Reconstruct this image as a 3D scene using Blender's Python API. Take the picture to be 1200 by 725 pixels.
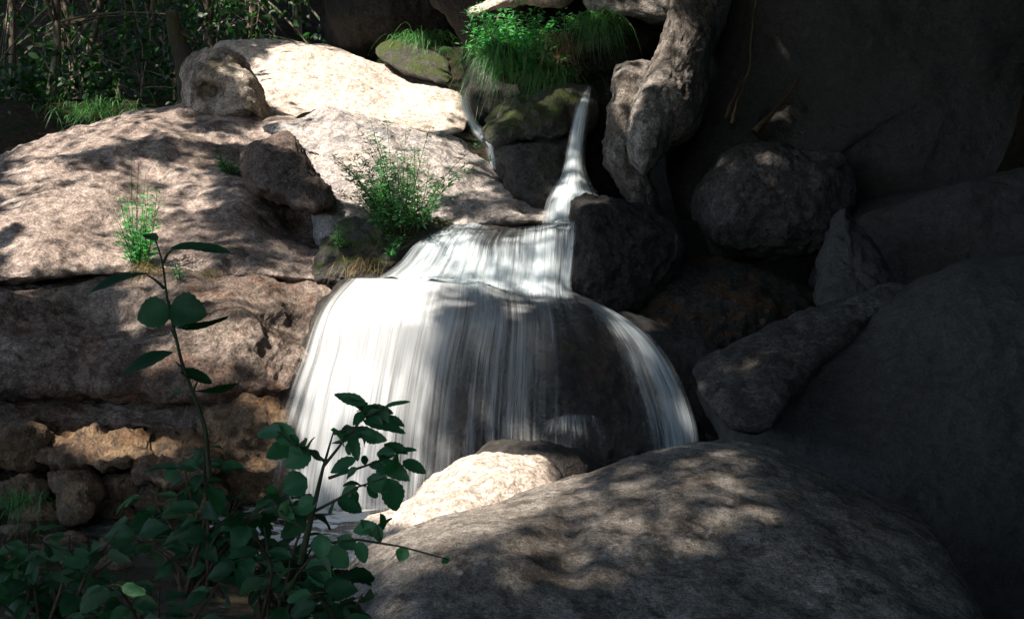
import bpy, math, random
import numpy as np
from mathutils import Vector, Matrix
from mathutils.bvhtree import BVHTree

# ------------------------------------------------------------------ camera, sky, sun, exposure
for o in list(bpy.data.objects): bpy.data.objects.remove(o)
C = bpy.context.scene
COL = C.collection
W0, H0, F0 = 1200.0, 725.0, 1667.0            # photograph size and focal length in its pixels
CAMZ, HORIZON = 2.2, 250.0
PITCH = math.atan((H0 / 2 - HORIZON) / F0)
cd = bpy.data.cameras.new('camera'); cam = bpy.data.objects.new('camera', cd); COL.objects.link(cam)
cam.location = (0, 0, CAMZ); cam.rotation_euler = (math.pi / 2 - PITCH, 0, 0)
cd.sensor_width = 36.0; cd.lens = F0 / W0 * 36.0; cd.clip_end = 2000; cd.clip_start = 0.05
C.camera = cam
SUN = Vector((-0.50, -0.36, 0.86)).normalized()      # towards the sun
elev = math.asin(SUN.z); az = math.atan2(SUN.x, SUN.y)
w = bpy.data.worlds.new('World'); C.world = w; w.use_nodes = True
nt = w.node_tree; nt.nodes.clear()
sk = nt.nodes.new('ShaderNodeTexSky'); sk.sky_type = 'NISHITA'; sk.sun_disc = False
sk.sun_elevation = elev; sk.sun_rotation = az
bg = nt.nodes.new('ShaderNodeBackground'); bg.inputs['Strength'].default_value = 0.15
wo = nt.nodes.new('ShaderNodeOutputWorld')
nt.links.new(sk.outputs[0], bg.inputs[0]); nt.links.new(bg.outputs[0], wo.inputs[0])
sl = bpy.data.lights.new('sun', 'SUN'); sl.energy = 5.0; sl.angle = math.radians(0.55); sl.color = (1.0, 0.915, 0.80)
so = bpy.data.objects.new('sun', sl); COL.objects.link(so); so.location = (-10, -8, 20)
so.rotation_euler = (-SUN).to_track_quat('-Z', 'Y').to_euler()
v = C.view_settings; v.view_transform = 'Standard'; v.look = 'None'; v.gamma = 1.0; v.exposure = 1.45; v.use_curve_mapping = False
C.render.engine = 'CYCLES'
cy = C.cycles; cy.use_denoising = True; cy.max_bounces = 6; cy.diffuse_bounces = 3; cy.glossy_bounces = 2
cy.transmission_bounces = 2; cy.transparent_max_bounces = 32; cy.caustics_reflective = False; cy.caustics_refractive = False
cy.sample_clamp_indirect = 4.0

rng = np.random.default_rng(7); random.seed(7)
cP, sP = math.cos(PITCH), math.sin(PITCH)

def at(px, py, d):
    """world points on the sight lines of photo pixels at distance d along the view axis"""
    px = np.asarray(px, float); py = np.asarray(py, float); d = np.asarray(d, float)
    xc = (px - W0 / 2) / F0 * d; yc = -(py - H0 / 2) / F0 * d
    return np.stack([xc + 0 * d, d * cP + yc * sP, CAMZ - d * sP + yc * cP], -1)

def pix(p):
    p = np.asarray(p, float)
    y, z = p[..., 1], p[..., 2] - CAMZ
    d = y * cP - z * sP; yc = y * sP + z * cP
    d = np.where(np.abs(d) < 1e-6, 1e-6, d)
    return W0 / 2 + p[..., 0] / d * F0, H0 / 2 - yc / d * F0, d

# ------------------------------------------------------------------ noise
_perm = np.random.default_rng(3).permutation(256); _perm = np.concatenate([_perm] * 3)
_g = np.random.default_rng(4).normal(size=(256, 3)); _g /= np.linalg.norm(_g, axis=1)[:, None]
def gnoise(p):
    i = np.floor(p).astype(int); f = p - i; i &= 255
    u = f * f * f * (f * (f * 6 - 15) + 10)
    out = 0
    for dx in (0, 1):
        for dy in (0, 1):
            for dz in (0, 1):
                h = _perm[_perm[_perm[(i[:, 0] + dx) & 255] + ((i[:, 1] + dy) & 255)] + ((i[:, 2] + dz) & 255)] & 255
                g = _g[h]
                n = g[:, 0] * (f[:, 0] - dx) + g[:, 1] * (f[:, 1] - dy) + g[:, 2] * (f[:, 2] - dz)
                wx = u[:, 0] if dx else 1 - u[:, 0]; wy = u[:, 1] if dy else 1 - u[:, 1]; wz = u[:, 2] if dz else 1 - u[:, 2]
                out = out + n * wx * wy * wz
    return out * 1.5
def fbm(p, octv=5, gain=0.5, lac=2.1, ridged=False):
    a, s, out = 1.0, 1.0, 0
    for k in range(octv):
        n = gnoise(p * s + 17.3 * k)
        if ridged: n = 0.5 - np.abs(n) * 1.6
        out = out + a * n; a *= gain; s *= lac
    return out
def sstep(a, b, x):
    t = np.clip((np.asarray(x, float) - a) / (b - a), 0, 1); return t * t * (3 - 2 * t)

# ------------------------------------------------------------------ object helpers
def tag(o, label=None, cat=None, group=None, kind=None):
    if label: o['label'] = label
    if cat: o['category'] = cat
    if group: o['group'] = group
    if kind: o['kind'] = kind
    return o
def empty(name, loc, label, cat, group=None):
    o = bpy.data.objects.new(name, None); COL.objects.link(o); o.location = Vector([float(q) for q in loc]); o.empty_display_size = 0.1
    return tag(o, label, cat, group, 'thing' if name.split('_')[-1] in ('slab', 'rock', 'shelf') else None)
BVH_V, BVH_F, _bvh_n = [], [], [0]
def to_bvh(V, polys):
    n = _bvh_n[0]; BVH_V.extend(V.tolist()); BVH_F.extend([[n + int(a) for a in f] for f in polys]); _bvh_n[0] += len(V)
def mk(name, V, F, mat, parent=None, loc=None, smooth=True, uv=None, attr=None):
    """V: (n,3) world coordinates; F: list of integer arrays (k,3)/(k,4)/(k,n); one mesh object"""
    V = np.asarray(V, float)
    if parent is not None: org = np.array(parent.matrix_world.translation if parent.parent is None else parent['org'][:])
    elif loc is not None: org = np.asarray(loc, float)
    else: org = np.array([V[:, 0].mean(), V[:, 1].mean(), V[:, 2].min()])
    if parent is not None and parent.parent is None: org = np.array(parent.location)
    me = bpy.data.meshes.new(name)
    F = [np.asarray(f, int) for f in (F if isinstance(F, list) else [F])]
    F = [f for f in F if len(f)]
    loops = np.concatenate([f.ravel() for f in F]); sizes = np.concatenate([np.full(len(f), f.shape[1]) for f in F])
    st = np.concatenate([[0], np.cumsum(sizes)[:-1]])
    me.vertices.add(len(V)); me.vertices.foreach_set('co', (V - org).ravel().astype(np.float32))
    me.loops.add(len(loops)); me.loops.foreach_set('vertex_index', loops.astype(np.int32))
    me.polygons.add(len(sizes)); me.polygons.foreach_set('loop_start', st.astype(np.int32))
    me.update(calc_edges=True); me.validate()
    me.polygons.foreach_set('use_smooth', np.full(len(me.polygons), smooth))
    if uv is not None:
        l = me.uv_layers.new(name='UVMap'); l.data.foreach_set('uv', np.asarray(uv, np.float32)[loops].ravel())
    for k, a in (attr or {}).items():
        q = me.attributes.new(k, 'FLOAT', 'POINT'); q.data.foreach_set('value', np.asarray(a, np.float32))
    me.materials.append(mat)
    o = bpy.data.objects.new(name, me); COL.objects.link(o)
    if parent is not None: o.parent = parent
    else: o.location = Vector([float(q) for q in org])
    return o

class G:
    """collects pieces of one mesh"""
    def __init__(s): s.V, s.Q, s.T, s.n = [], [], [], 0
    def add(s, V, Q=None, T=None):
        V = np.asarray(V, float).reshape(-1, 3)
        if Q is not None and len(Q): s.Q.append(np.asarray(Q, int) + s.n)
        if T is not None and len(T): s.T.append(np.asarray(T, int) + s.n)
        s.V.append(V); s.n += len(V)
    def build(s, name, mat, parent=None, **k):
        F = []
        if s.Q: F.append(np.concatenate(s.Q))
        if s.T: F.append(np.concatenate(s.T))
        return mk(name, np.concatenate(s.V), F, mat, parent, **k)
    def tube(s, P, R, n=7, rough=0.0):
        P = np.asarray(P, float); R = np.broadcast_to(np.asarray(R, float), (len(P),))
        T = np.gradient(P, axis=0); T /= np.linalg.norm(T, axis=1)[:, None] + 1e-9
        ref = np.array([0.31, 0.93, 0.2]) if abs(T[0][2]) > .6 else np.array([0, 0, 1.0])
        A = np.cross(T, ref); A /= np.linalg.norm(A, axis=1)[:, None] + 1e-9
        B = np.cross(T, A); th = np.linspace(0, 2 * np.pi, n, endpoint=False)
        rr = R[:, None] * (1 + rough * rng.normal(size=(len(P), n)))
        V = P[:, None] + A[:, None] * (np.cos(th) * rr)[..., None] + B[:, None] * (np.sin(th) * rr)[..., None]
        m = len(P); i, j = np.meshgrid(np.arange(m - 1), np.arange(n), indexing='ij'); j2 = (j + 1) % n
        Q = np.stack([i * n + j, i * n + j2, (i + 1) * n + j2, (i + 1) * n + j], -1).reshape(-1, 4)
        Vc = np.concatenate([V.reshape(-1, 3), P[:1], P[-1:]])
        k = np.arange(n); k2 = (k + 1) % n
        T3 = np.concatenate([np.stack([k2, k, np.full(n, m * n)], -1), np.stack([(m - 1) * n + k, (m - 1) * n + k2, np.full(n, m * n + 1)], -1)])
        s.add(Vc, Q, T3)
    def leaves(s, B, D, N, L, Wd, fold=0.25, droop=0.0):
        """many small leaves: base, direction, normal, length, width"""
        B = np.asarray(B, float); k = len(B)
        if not k: return
        D = D / (np.linalg.norm(D, axis=1)[:, None] + 1e-9); S = np.cross(D, N); S /= np.linalg.norm(S, axis=1)[:, None] + 1e-9
        N = np.cross(S, D); L = np.broadcast_to(L, (k,))[:, None]; Wd = np.broadcast_to(Wd, (k,))[:, None]
        def p(t, w, h): return B + D * L * t + S * Wd * w * .5 + N * Wd * h * .5 - np.array([0, 0, 1.0]) * L * droop * t * t
        V = np.stack([p(0, 0, 0), p(.28, .8, fold * .8), p(.6, .85, fold * .85), p(1, 0, 0), p(.6, -.85, fold * .85), p(.28, -.8, fold * .8), p(.5, 0, 0)], 1)
        o = (np.arange(k) * 7)[:, None]
        Q = np.concatenate([o + [0, 6, 2, 1], o + [0, 5, 4, 6]]); T = np.concatenate([o + [6, 3, 2], o + [6, 4, 3]])
        s.add(V.reshape(-1, 3), Q, T)
    def bigleaf(s, b, t, wd, nrm, fold=.2, curl=.15, wave=.05, n=12, teeth=.06, seed=0):
        """one broad toothed leaf from base b to tip t"""
        b = np.asarray(b, float); t = np.asarray(t, float); D = t - b; L = np.linalg.norm(D); D = D / L
        S = np.cross(D, nrm); S /= np.linalg.norm(S); N = np.cross(S, D)
        r = np.random.default_rng(seed); ph = r.uniform(0, 6)
        tt = np.linspace(0, 1, n + 1); prof = np.sin(np.pi * tt ** .78) ** .62 * (1 - .18 * tt)
        prof[0] = .03; prof[-1] = .0
        cols = [-1, -.66, -.33, 0, .33, .66, 1]; V = []
        for i, a in enumerate(tt):
            for c in cols:
                w_ = prof[i] * (1 + (teeth * (1 if i % 2 else -1) if abs(c) == 1 else 0))
                zz = fold * abs(c) * prof[i] - curl * (a - .1) ** 2 * 2 + wave * math.sin(7 * a + ph + 2 * c) * abs(c) - .02 * (1 if abs(c) == .33 else 0) * (i % 2)
                V.append(b + D * L * (a + .10 * abs(c) * prof[i]*(1-a)) + S * wd * .5 * c * w_ + N * wd * .5 * zz)
        m = len(cols); i, j = np.meshgrid(np.arange(n), np.arange(m - 1), indexing='ij')
        s.add(V, np.stack([i * m + j, i * m + j + 1, (i + 1) * m + j + 1, (i + 1) * m + j], -1).reshape(-1, 4))
    def blades(s, B, D, L, Wd, bend, seg=5):
        """grass blades: base, start direction, length, width, how far they bow over"""
        k = len(B); D = D / np.linalg.norm(D, axis=1)[:, None]
        H = D * [1, 1, 0]; hn = np.linalg.norm(H, axis=1)[:, None]; H = H / (hn + 1e-6)
        S = np.cross(D, np.array([0, 0, 1.0]) + 0.01 * rng.normal(size=(k, 3))); S /= np.linalg.norm(S, axis=1)[:, None] + 1e-9
        L = np.broadcast_to(L, (k,))[:, None]; bend = np.broadcast_to(bend, (k,))[:, None]; Wd = np.broadcast_to(Wd, (k,))[:, None]
        V = []
        for q in range(seg + 1):
            a = q / seg
            c = B + D * L * a * (1 - .35 * bend * a) + H * L * bend * .45 * a ** 2 - np.array([0, 0, 1.0]) * L * bend * .75 * a ** 2.2
            ww = Wd * (1 - a) ** .7 * .5 + 1e-4
            V += [c - S * ww, c + S * ww]
        V = np.stack(V, 1); o = (np.arange(k) * (2 * seg + 2))[:, None]
        Q = np.concatenate([o + [2 * q, 2 * q + 1, 2 * q + 3, 2 * q + 2] for q in range(seg)])
        s.add(V.reshape(-1, 3), Q)

# ------------------------------------------------------------------ materials
class NT:
    def __init__(s, name):
        s.m = bpy.data.materials.new(name); s.m.use_nodes = True; s.t = s.m.node_tree; s.t.nodes.clear()
        s.out = s.n('OutputMaterial')
    def n(s, typ, **kw):
        x = s.t.nodes.new('ShaderNode' + typ)
        for k, v_ in kw.items():
            if hasattr(x, k): setattr(x, k, v_)
            else: s.set(x, k, v_)
        return x
    def set(s, x, k, v_):
        i = x.inputs[k.replace('_', ' ') if isinstance(k, str) and k not in x.inputs else k]
        if isinstance(v_, bpy.types.NodeSocket): s.t.links.new(v_, i)
        else: i.default_value = v_
    def math(s, op, a, b=None, clamp=False):
        x = s.n('Math', operation=op, use_clamp=clamp); s.set(x, 0, a)
        if b is not None: s.set(x, 1, b)
        return x.outputs[0]
    def ss(s, val, a, b):
        x = s.n('MapRange', interpolation_type='SMOOTHSTEP'); s.set(x, 0, val); s.set(x, 1, a); s.set(x, 2, b); return x.outputs[0]
    def lin(s, val, a, b, c, d):
        x = s.n('MapRange'); s.set(x, 0, val); s.set(x, 1, a); s.set(x, 2, b); s.set(x, 3, c); s.set(x, 4, d); return x.outputs[0]
    def mix(s, f, a, b, mode='MIX'):
        x = s.n('Mix', data_type='RGBA', blend_type=mode)
        s.set(x, 0, f)
        for i, c in ((6, a), (7, b)): s.set(x, i, c if isinstance(c, bpy.types.NodeSocket) else (*c, 1))
        return x.outputs[2]
    def noise(s, vec, scale, detail=6, rough=.6, dist=0):
        x = s.n('TexNoise'); s.set(x, 'Vector', vec); s.set(x, 'Scale', scale); s.set(x, 'Detail', detail); s.set(x, 'Roughness', rough); s.set(x, 'Distortion', dist)
        return x.outputs[0]
    def mapping(s, vec, sc, rot=(0, 0, 0), loc=(0, 0, 0)):
        x = s.n('Mapping'); s.set(x, 'Vector', vec); s.set(x, 'Scale', sc); s.set(x, 'Rotation', rot); s.set(x, 'Location', loc); return x.outputs[0]

def rock_mat(name, a, b, dark, dark_amt=.6, dark_lo=.5, streak=0., spots=.5, moss=0., moss_col=(.06, .07, .015), rough=.85, spec=.3, bump=1., scale=1., rust=0., rust_col=(.16, .06, .02), seed=0, grit=1., con=1.):
    t = NT(name); tc = t.n('TexCoord').outputs['Object']
    tc = t.mapping(tc, (scale,) * 3, loc=(seed * 3.1, seed * 1.7, seed))
    n1 = t.noise(tc, 1.1, 8, .6, .4); n2 = t.noise(tc, 3.2, 12, .72, .3); n3 = t.noise(tc, 55, 4, .7); n4 = t.noise(tc, 14, 8, .7)
    col = t.mix(t.ss(n1, .36, .64), a, b)
    col = t.mix(t.math('MULTIPLY', t.ss(n2, dark_lo, dark_lo + .16), dark_amt), col, dark)
    if streak:
        sv = t.noise(t.mapping(tc, (7, 7, .7)), 1.0, 8, .65, .3)
        col = t.mix(t.math('MULTIPLY', t.ss(sv, .5, .68), streak), col, dark)
    if rust:
        rn = t.noise(t.mapping(tc, (1, 1, 1), loc=(9, 4, 2)), 2.1, 8, .7)
        col = t.mix(t.math('MULTIPLY', t.ss(rn, .47, .68), rust), col, rust_col)
    n5 = t.noise(t.mapping(tc, (1, 1, 1), loc=(5, 5, 5)), 26, 5, .75); n6 = t.noise(tc, 7, 10, .75, .4)
    col = t.mix(t.math('MULTIPLY', t.ss(n5, .56, .66), .62 * con), col, (dark[0] * .7, dark[1] * .7, dark[2] * .7))
    col = t.mix(t.math('MULTIPLY', t.ss(n6, .56, .68), .45 * grit), col, dark)
    # granite grain
    col = t.mix(con, col, t.mix(t.lin(n3, .3, .7, 0, 1), (.36, .36, .37), (1.62, 1.6, 1.58)), 'MULTIPLY')
    col = t.mix(con, col, t.mix(t.ss(n4, .3, .7), (.52, .5, .49), (1.3, 1.3, 1.3)), 'MULTIPLY')
    # pale lichen blots
    if spots:
        vo = t.n('TexVoronoi'); t.set(vo, 'Vector', t.mix(.06, tc, t.n('TexNoise', Scale=9.0).outputs[1])); t.set(vo, 'Scale', 6.5)
        sp = t.ss(vo.outputs['Distance'], .2, .13)
        sp = t.math('MULTIPLY', sp, t.ss(t.noise(tc, 1.7, 3, .5), .55, .62))
        col = t.mix(t.math('MULTIPLY', sp, spots), col, (.42, .38, .34))
        fl = t.math('MULTIPLY', t.ss(t.noise(t.mapping(tc, (1, 1, 1), loc=(3, 8, 1)), 38, 2, .5), .68, .73), spots)
        col = t.mix(fl, col, (.44, .38, .33))
    if moss:
        nz = t.n('SeparateXYZ'); t.set(nz, 0, t.n('NewGeometry').outputs['Normal'])
        ms = t.math('MULTIPLY', t.ss(nz.outputs[2], .0, .8), t.ss(t.noise(tc, 2.4, 8, .7), .56 - .2 * moss, .66 - .1 * moss))
        mc = t.mix(n3, (moss_col[0] * .5, moss_col[1] * .5, moss_col[2] * .5), moss_col)
        col = t.mix(t.math('MULTIPLY', ms, min(1, moss * 1.5)), col, mc)
    hgt = t.math('ADD', t.math('MULTIPLY', n2, .06), t.math('ADD', t.math('MULTIPLY', n4, .05), t.math('ADD', t.math('MULTIPLY', n3, .012), t.math('MULTIPLY', n5, .022))))
    bp = t.n('Bump'); t.set(bp, 'Height', hgt); t.set(bp, 'Distance', 1.0); t.set(bp, 'Strength', 1.0 * bump)
    p = t.n('BsdfPrincipled'); t.set(p, 'Base Color', col); t.set(p, 'Normal', bp.outputs[0])
    t.set(p, 'Roughness', t.lin(n4, .3, .7, rough - .12, rough + .1)); t.set(p, 'Specular IOR Level', spec)
    t.t.links.new(p.outputs[0], t.out.inputs[0]); return t.m

def leaf_mat(name, a, b, trans=.45, rough=.45, spec=.4, veins=False, under=None):
    t = NT(name); g = t.n('NewGeometry'); r = g.outputs['Random Per Island']
    tc = t.n('TexCoord').outputs['Object']
    col = t.mix(r, a, b)
    col = t.mix(1.0, col, t.mix(t.noise(tc, 30 if veins else 8, 4, .6), (.7, .7, .7), (1.3, 1.3, 1.3)), 'MULTIPLY')
    if under: col = t.mix(t.math('MULTIPLY', g.outputs['Backfacing'], .7), col, under)
    p = t.n('BsdfPrincipled'); t.set(p, 'Base Color', col); t.set(p, 'Roughness', rough); t.set(p, 'Specular IOR Level', spec)
    if veins:
        bp = t.n('Bump'); t.set(bp, 'Height', t.noise(tc, 70, 3, .6)); t.set(bp, 'Distance', .004); t.set(bp, 'Strength', .5); t.set(p, 'Normal', bp.outputs[0])
    tr = t.n('BsdfTranslucent'); t.set(tr, 'Color', t.mix(1.0, col, (1.1, 1.7, .7), 'MULTIPLY'))
    mx = t.n('MixShader'); t.set(mx, 0, trans); t.t.links.new(p.outputs[0], mx.inputs[1]); t.t.links.new(tr.outputs[0], mx.inputs[2])
    t.t.links.new(mx.outputs[0], t.out.inputs[0]); return t.m

def bark_mat(name, a, b, moss=0.):
    t = NT(name); tc = t.n('TexCoord').outputs['Object']
    n = t.noise(t.mapping(tc, (9, 9, 1.6)), 1.6, 8, .7, .5); n2 = t.noise(tc, 2.2, 6, .6)
    col = t.mix(t.ss(n, .35, .65), a, b)
    if moss: col = t.mix(t.math('MULTIPLY', t.ss(n2, .42, .6), moss), col, (.05, .06, .015))
    p = t.n('BsdfPrincipled'); t.set(p, 'Base Color', col); t.set(p, 'Roughness', .9); t.set(p, 'Specular IOR Level', .2)
    bp = t.n('Bump'); t.set(bp, 'Height', n); t.set(bp, 'Distance', .05); t.set(bp, 'Strength', .8); t.set(p, 'Normal', bp.outputs[0])
    t.t.links.new(p.outputs[0], t.out.inputs[0]); return t.m

def falling_mat(name, col, seed, coarse=7., fine=34.):
    """silky falling water: strands along the flow, thin where the sheet thins"""
    t = NT(name); uv = t.n('UVMap').outputs[0]
    dn = t.n('Attribute', attribute_name='wetness').outputs['Fac']
    s1 = t.noise(t.mapping(uv, (coarse, .22, 1), loc=(seed, 0, seed)), 1., 3, .55, .15)
    s2 = t.noise(t.mapping(uv, (fine, .3, 1), loc=(seed * 2, 0, 0)), 1., 4, .6, .1)
    s3 = t.noise(t.mapping(uv, (fine * 2.6, .8, 1), loc=(seed, 3, 0)), 1., 2, .5)
    s = t.math('ADD', t.math('MULTIPLY', s1, .40), t.math('ADD', t.math('MULTIPLY', s2, .36), t.math('MULTIPLY', s3, .24)))
    lo = t.lin(dn, 0, 1, .61, .24); hi = t.math('ADD', lo, .26)
    x = t.n('MapRange', interpolation_type='SMOOTHSTEP'); t.set(x, 0, s); t.t.links.new(lo, x.inputs[1]); t.t.links.new(hi, x.inputs[2])
    mist = t.math('MULTIPLY', t.math('POWER', dn, 3.4), .56)
    al = t.math('MAXIMUM', t.math('MULTIPLY', x.outputs[0], t.lin(dn, 0, .6, .0, .96), True), mist)
    df = t.n('BsdfDiffuse'); t.set(df, 'Color', (*col, 1)); tl = t.n('BsdfTranslucent'); t.set(tl, 'Color', (*col, 1))
    m1 = t.n('MixShader'); t.set(m1, 0, .4); t.t.links.new(df.outputs[0], m1.inputs[1]); t.t.links.new(tl.outputs[0], m1.inputs[2])
    tp = t.n('BsdfTransparent'); m2 = t.n('MixShader'); t.set(m2, 0, al)
    t.t.links.new(tp.outputs[0], m2.inputs[1]); t.t.links.new(m1.outputs[0], m2.inputs[2])
    t.t.links.new(m2.outputs[0], t.out.inputs[0]); return t.m

M = {}
M['slab'] = rock_mat('pink_granite', (.50, .41, .36), (.33, .26, .225), (.095, .072, .06), .88, .465, spots=.7, bump=1.1)
M['pale'] = rock_mat('pale_granite', (.60, .52, .45), (.50, .42, .36), (.2, .18, .17), .5, .55, spots=.3, bump=.8, seed=2)
M['bluish'] = rock_mat('bleached_granite', (.54, .48, .44), (.42, .385, .37), (.16, .16, .185), .75, .49, streak=.4, spots=.2, bump=1., seed=3)
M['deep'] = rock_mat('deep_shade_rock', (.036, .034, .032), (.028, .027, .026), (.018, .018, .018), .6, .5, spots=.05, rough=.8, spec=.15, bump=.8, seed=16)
M['stained'] = rock_mat('lichen_stained_granite', (.50, .43, .36), (.36, .30, .245), (.075, .065, .055), .9, .46, streak=.7, spots=.2, bump=1.1, moss=.45, moss_col=(.11, .09, .02), seed=17)
M['knob'] = rock_mat('brown_crusted_granite', (.22, .17, .145), (.14, .11, .098), (.06, .048, .045), .7, .48, spots=.5, bump=1.4, seed=15)
M['rusty'] = rock_mat('rusty_granite', (.37, .30, .255), (.22, .165, .135), (.055, .042, .035), .85, .48, streak=.35, spots=.5, bump=1.3, rust=.65, seed=4)
M['shore'] = rock_mat('wet_brown_stone', (.33, .215, .12), (.19, .12, .07), (.045, .032, .025), .7, .49, spots=.15, rough=.5, spec=.5, bump=1.4, rust=.6, rust_col=(.25, .12, .03), seed=5)
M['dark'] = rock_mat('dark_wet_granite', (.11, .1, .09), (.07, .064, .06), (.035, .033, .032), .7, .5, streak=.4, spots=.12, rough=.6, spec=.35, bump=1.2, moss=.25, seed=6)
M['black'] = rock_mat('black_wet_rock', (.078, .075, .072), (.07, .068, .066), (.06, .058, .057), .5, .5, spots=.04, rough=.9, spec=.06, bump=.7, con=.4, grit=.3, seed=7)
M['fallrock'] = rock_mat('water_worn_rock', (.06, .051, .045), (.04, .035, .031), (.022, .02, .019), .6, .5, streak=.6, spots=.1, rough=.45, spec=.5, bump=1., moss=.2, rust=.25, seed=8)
M['grey'] = rock_mat('grey_lichened_granite', (.44, .41, .38), (.20, .17, .145), (.05, .042, .036), .8, .47, streak=.5, spots=.3, bump=1.3, moss=.12, moss_col=(.07, .05, .03), seed=9)
M['front'] = rock_mat('mottled_granite', (.38, .345, .31), (.25, .225, .20), (.065, .058, .053), .8, .47, spots=.8, bump=.9, moss=.15, moss_col=(.09, .075, .04), rust=.3, rust_col=(.2, .12, .065), scale=2.3, seed=10)
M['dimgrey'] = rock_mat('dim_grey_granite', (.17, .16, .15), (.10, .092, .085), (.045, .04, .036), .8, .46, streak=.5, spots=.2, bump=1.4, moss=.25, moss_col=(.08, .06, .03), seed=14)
M['tipgrey'] = rock_mat('moss_blackened_granite', (.22, .205, .19), (.10, .094, .088), (.07, .066, .062), .9, .40, streak=.3, spots=.1, bump=.8, con=.6, spec=.1, seed=21)
M['mossy'] = rock_mat('mossy_wet_rock', (.13, .12, .11), (.07, .064, .06), (.025, .023, .022), .7, .5, streak=.3, spots=.2, rough=.55, spec=.45, bump=1.6, moss=.75, moss_col=(.10, .14, .02), seed=11)
M['litter'] = rock_mat('leaf_strewn_rock', (.085, .075, .068), (.05, .045, .042), (.02, .018, .018), .7, .5, spots=.3, bump=1.6, moss=.6, moss_col=(.2, .1, .04), seed=12)

# ------------------------------------------------------------------ rocks
def spline(pts, n):
    P = np.asarray(pts, float); P2 = np.concatenate([P[-2:], P, P[:3]]); out = []
    for i in range(len(P)):
        p0, p1, p2, p3 = P2[i + 1], P2[i + 2], P2[i + 3], P2[i + 4]
        t = np.linspace(0, 1, 24, endpoint=False)[:, None]
        l = np.linalg.norm(p2 - p1)
        m1, m2 = (p2 - p0) * .42, (p3 - p1) * .42
        for m in (m1, m2):
            k = np.linalg.norm(m)
            if k > l: m *= l / k
        h = 2 * t ** 3 - 3 * t ** 2 + 1; h2 = t ** 3 - 2 * t ** 2 + t; h3 = -2 * t ** 3 + 3 * t ** 2; h4 = t ** 3 - t ** 2
        out.append(h * p1 + h2 * m1 + h3 * p2 + h4 * m2)
    O = np.concatenate(out); d = np.concatenate([[0], np.cumsum(np.linalg.norm(np.roll(O, -1, 0) - O, axis=1))])
    O = np.concatenate([O, O[:1]]); s = np.linspace(0, d[-1], n, endpoint=False)
    return np.stack([np.interp(s, d, O[:, 0]), np.interp(s, d, O[:, 1])], 1)

def rock(name, label, outline, d, mat, tilt=(0, 0), front=.5, back=.6, e=.8, c=None, bumps=(), amp=.06, freq=1.2, ridge=0., fine=.012, seed=0, n=None, cat='rock', group=None, strata=0.):
    """a closed boulder: its outline from the photograph at distance d, a front and a back that bulge, then worn by noise"""
    ol = np.asarray(outline, float)
    per = np.linalg.norm(np.roll(ol, -1, 0) - ol, axis=1).sum()
    n = n or int(np.clip(per / 3.2, 90, 420)); m = n // 3
    O = spline(ol, n)
    c = np.asarray(c if c is not None else O.mean(0), float)
    ph = np.concatenate([np.linspace(.012, .5, m + 1)[:-1], np.linspace(.5, .985, max(10, m // 2))]) * np.pi
    r = np.sin(ph) ** .9; k = np.sign(np.cos(ph)) * np.abs(np.cos(ph)) ** e
    PX = c[0] + r[:, None] * (O[None, :, 0] - c[0]); PY = c[1] + r[:, None] * (O[None, :, 1] - c[1])
    K = np.broadcast_to(k[:, None], PX.shape)
    D = d + tilt[0] * (PX - c[0]) + tilt[1] * (PY - c[1]) - np.where(K > 0, front * K, back * K)
    fr = np.clip(K * 3, 0, 1)
    for bx, by, rx, ry, dd in bumps:
        D = D + dd * np.exp(-((PX - bx) / rx) ** 2 - ((PY - by) / ry) ** 2) * fr
    V = at(PX, PY, D).reshape(-1, 3)
    nr = len(ph); i, j = np.meshgrid(np.arange(nr - 1), np.arange(n), indexing='ij'); j2 = (j + 1) % n
    Q = np.stack([i * n + j, (i + 1) * n + j, (i + 1) * n + j2, i * n + j2], -1).reshape(-1, 4)
    V = np.concatenate([V, V[:n].mean(0)[None], V[-n:].mean(0)[None]]); a = np.arange(n); b = (a + 1) % n
    T = np.concatenate([np.stack([a, b, np.full(n, nr * n)], -1), np.stack([(nr - 1) * n + b, (nr - 1) * n + a, np.full(n, nr * n + 1)], -1)])
    # orientation of the surface and wear along it
    G3 = V[:-2].reshape(nr, n, 3)
    du = np.roll(G3, -1, 1) - np.roll(G3, 1, 1); dv = np.gradient(G3, axis=0)
    N = np.cross(dv, du); N /= np.linalg.norm(N, axis=2)[..., None] + 1e-9; N = N.reshape(-1, 3)
    ctr = V.mean(0)
    if ((V[:-2] - ctr) * N).sum(1).mean() < 0: N = -N
    q = V[:-2] + seed * 7.7
    disp = amp * fbm(q * freq, 4, .5) + fine * fbm(q * 9, 4, .6)
    if ridge: disp = disp + ridge * fbm(q * freq * 1.3 + 5, 4, .5, ridged=True)
    if strata: disp = disp + strata * gnoise(np.stack([q[:, 0] * .35, q[:, 1] * .35, q[:, 2] * 6 + .8 * gnoise(q * .8)], 1))
    V[:-2] += N * disp[:, None]
    # coarse copy for finding where sunlight lands and where plants root
    sk_, sj = np.arange(0, nr, 3), np.arange(0, n, 3)
    cv = V[:-2].reshape(nr, n, 3)[sk_][:, sj]; a1, a2 = cv.shape[:2]
    i2, jj = np.meshgrid(np.arange(a1 - 1), np.arange(a2), indexing='ij'); j3 = (jj + 1) % a2
    to_bvh(cv.reshape(-1, 3), np.stack([i2 * a2 + jj, (i2 + 1) * a2 + jj, (i2 + 1) * a2 + j3, i2 * a2 + j3], -1).reshape(-1, 4))
    o = mk(name, V, [Q[:, ::-1], T[:, ::-1]], mat)
    return tag(o, label, cat, group, 'thing' if name.split('_')[-1] in ('slab', 'rock', 'shelf') else None)

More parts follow.
